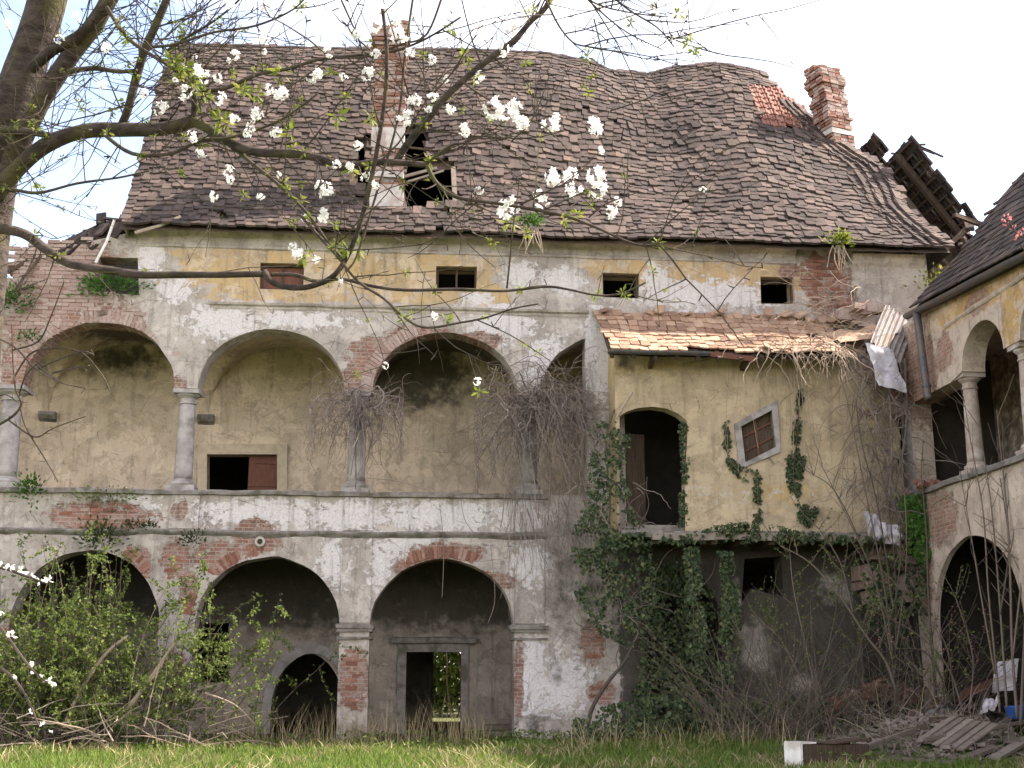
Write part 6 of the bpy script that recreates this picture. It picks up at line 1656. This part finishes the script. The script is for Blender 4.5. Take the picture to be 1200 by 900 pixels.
# ruined corner masonry between annex and wing
rc = thing('ruined_corner', 'crumbling brick masonry behind the vines between annex and side wing', 'wall', tuple(aty(1055, 700, -.5)))
mb = MB()
for i in range(150):
    x = rng.uniform(10.3, 11.5); z = rng.uniform(3.2, 10.3)
    if 5.7 < z < 7.6 and x > 10.6: continue
    mb.box((x, -.35 + rng.uniform(-.25, .25) - (.25 if z < 9 else 0), z), (rng.uniform(.2, .5), rng.uniform(.3, .6), rng.uniform(.12, .34)), Matrix.Rotation(rng.gauss(0, .2), 3, 'Y'), jit=.03)
mb.build('rubble', M['pale_brick'], rc, kind='stuff')
mb = MB(); mb.box((11.0, .0, 4.6), (1.1, .5, 9.0), jit=.03); mb.build('core', M['void'], rc)
# corrugated sheet, plastic, straw, tub, tyre, dome, boards
def sheetmesh(p00, p10, p01, nx, ny, fn):
    vs = []; p00, p10, p01 = Vector(p00), Vector(p10), Vector(p01); nn = (p10 - p00).cross(p01 - p00).normalized()
    for j in range(ny + 1):
        for i in range(nx + 1): s_, t = i / nx, j / ny; vs.append(p00 + (p10 - p00) * s_ + (p01 - p00) * t + nn * fn(s_, t))
    n = nx + 1; fs = [(j * n + i, j * n + i + 1, (j + 1) * n + i + 1, (j + 1) * n + i) for j in range(ny) for i in range(nx)]
    n0 = len(vs); vs += [v - nn * .012 for v in vs]; fs += [tuple(reversed([q + n0 for q in f])) for f in fs]
    mb = MB(); mb.add(vs, fs); return mb
def single_thing(mb, name, mat, label, cat, smooth=True, group=None):
    c = Vector((sum(v[0] for v in mb.v), sum(v[1] for v in mb.v), sum(v[2] for v in mb.v))) / len(mb.v); mb.v = [tuple(Vector(v) - c) for v in mb.v]
    o = mb.build(name, M[mat], None, smooth); o.location = c; return tag(o, label, cat, group)
single_thing(sheetmesh(aty(1038, 356, -.9), aty(1072, 382, -.9), aty(1020, 400, -1.6), 44, 6, lambda s_, t: .035 * math.sin(s_ * 44) + .03 * math.sin(t * 3)), 'corrugated_sheet', 'iron', 'bent corrugated iron sheet leaning at the upper end of the annex roof', 'metal sheet')
single_thing(sheetmesh(aty(1014, 402, -1.7), aty(1046, 410, -1.7), aty(1030, 452, -1.9), 12, 12, lambda s_, t: .12 * noise.noise((s_ * 3, t * 3, 1)) + .05 * noise.noise((s_ * 9, t * 9, 2))), 'plastic_sheet', 'white_sheet', 'crumpled white plastic sheet hanging from the annex roof end', 'plastic sheet')
single_thing(sheetmesh(aty(958, 392, -.7), aty(1030, 382, -.7), aty(985, 402, -1.2), 16, 8, lambda s_, t: .1 * noise.noise((s_ * 4, t * 4, 6))), 'straw_mat', 'straw_mat' if 'straw_mat' in M else 'pale_tile', 'ragged straw-coloured mat slumped on the upper end of the annex roof', 'mat')
single_thing(sheetmesh(aty(1012, 598, -1.75), aty(1030, 604, -1.75), aty(1018, 630, -1.7), 12, 12, lambda s_, t: .16 * noise.noise((s_ * 3, t * 3, 4)) + .04 * noise.noise((s_ * 9, t * 9, 2))), 'plastic_bag', 'white_sheet', 'crumpled white bag at the outer end of the annex floor edge', 'bag')
single_thing(sheetmesh(aty(1032, 612, -1.8), aty(1054, 616, -1.8), aty(1034, 636, -1.8), 12, 12, lambda s_, t: .16 * noise.noise((s_ * 3, t * 3, 9)) + .04 * noise.noise((s_ * 9, t * 9, 5))), 'plastic_bag', 'white_sheet', 'lilac-white crumpled bag lower down beside the vine-covered corner', 'bag')
single_thing(sheetmesh(aty(1162, 812, -3.6), aty(1190, 808, -3.9), aty(1166, 776, -3.4), 6, 6, lambda s_, t: .06 * noise.noise((s_ * 3, t * 3, 4))), 'white_board', 'white_sheet', 'torn white board standing in the rubble under the wing arch', 'board')
single_thing(sheetmesh(aty(1118, 824, -3.8), aty(1158, 808, -3.9), aty(1126, 810, -3.2), 6, 4, lambda s_, t: .04 * noise.noise((s_ * 3, t * 3, 4))), 'rusty_panel', 'red_door', 'rust-brown panel lying behind the old tyre', 'panel')
single_thing(sheetmesh(aty(1148, 836, -4.6), aty(1166, 832, -4.7), aty(1154, 820, -4.4), 8, 8, lambda s_, t: .12 * noise.noise((s_ * 4, t * 4, 7))), 'plastic_bag', 'white_sheet', 'small white bag between the tyre and the blue tub', 'bag')
mb = MB(); c = aty(1195, 842, -4.9); mb.lathe(c, [(.22, 0), (.27, .22), (.285, .235), (.27, .235), (.21, .02)], 24); single_thing(mb, 'plastic_tub', 'blue', 'blue plastic tub standing on the rubble at the edge of the frame', 'tub')
mb = MB(); c = aty(1115, 846, -4.5); ring_pts = [c + Vector((math.cos(a) * .34, .1 * math.sin(a), math.sin(a) * .30)) for a in [i * math.pi / 12 for i in range(-1, 14)]]; mb.tube(ring_pts, .028, 8)
single_thing(mb, 'bicycle_tyre', 'rubber', 'black bicycle tyre standing half buried in the rubble', 'tyre')
mb = MB(); c = aty(1101, 843, -4.0); mb.lathe(c - Vector((0, 0, .12)), [(.42, 0), (.40, .15), (.33, .28), (.2, .37), (.02, .41)], 22); single_thing(mb, 'concrete_dome', 'dome', 'rounded grey concrete lump behind the bicycle tyre', 'concrete block')
cr = thing('wooden_crate', 'small brown slatted crate by the foot of the doorway pier', 'crate', tuple(atz(582, 866, 0)))
c = atz(582, 866, .0); c.y = max(c.y, -1.6); c = aty(582, 864, c.y)
for zz in (.08, .22, .36):
    mb = MB(); mb.box(c + Vector((0, 0, zz)), (.62, .025, .115), jit=.006); mb.build('slat', M['wood'], cr); mb = MB(); mb.box(c + Vector((0, .42, zz)), (.62, .025, .115), jit=.006); mb.build('slat', M['wood'], cr)
for x in (-.3, .3):
    for y in (.03, .39): mb = MB(); mb.box(c + Vector((x, y, .21)), (.04, .04, .44)); mb.build('post', M['wood'], cr)
    mb = MB(); mb.box(c + Vector((x, .21, .2)), (.02, .34, .36)); mb.build('side_panel', M['dark_wood'], cr)
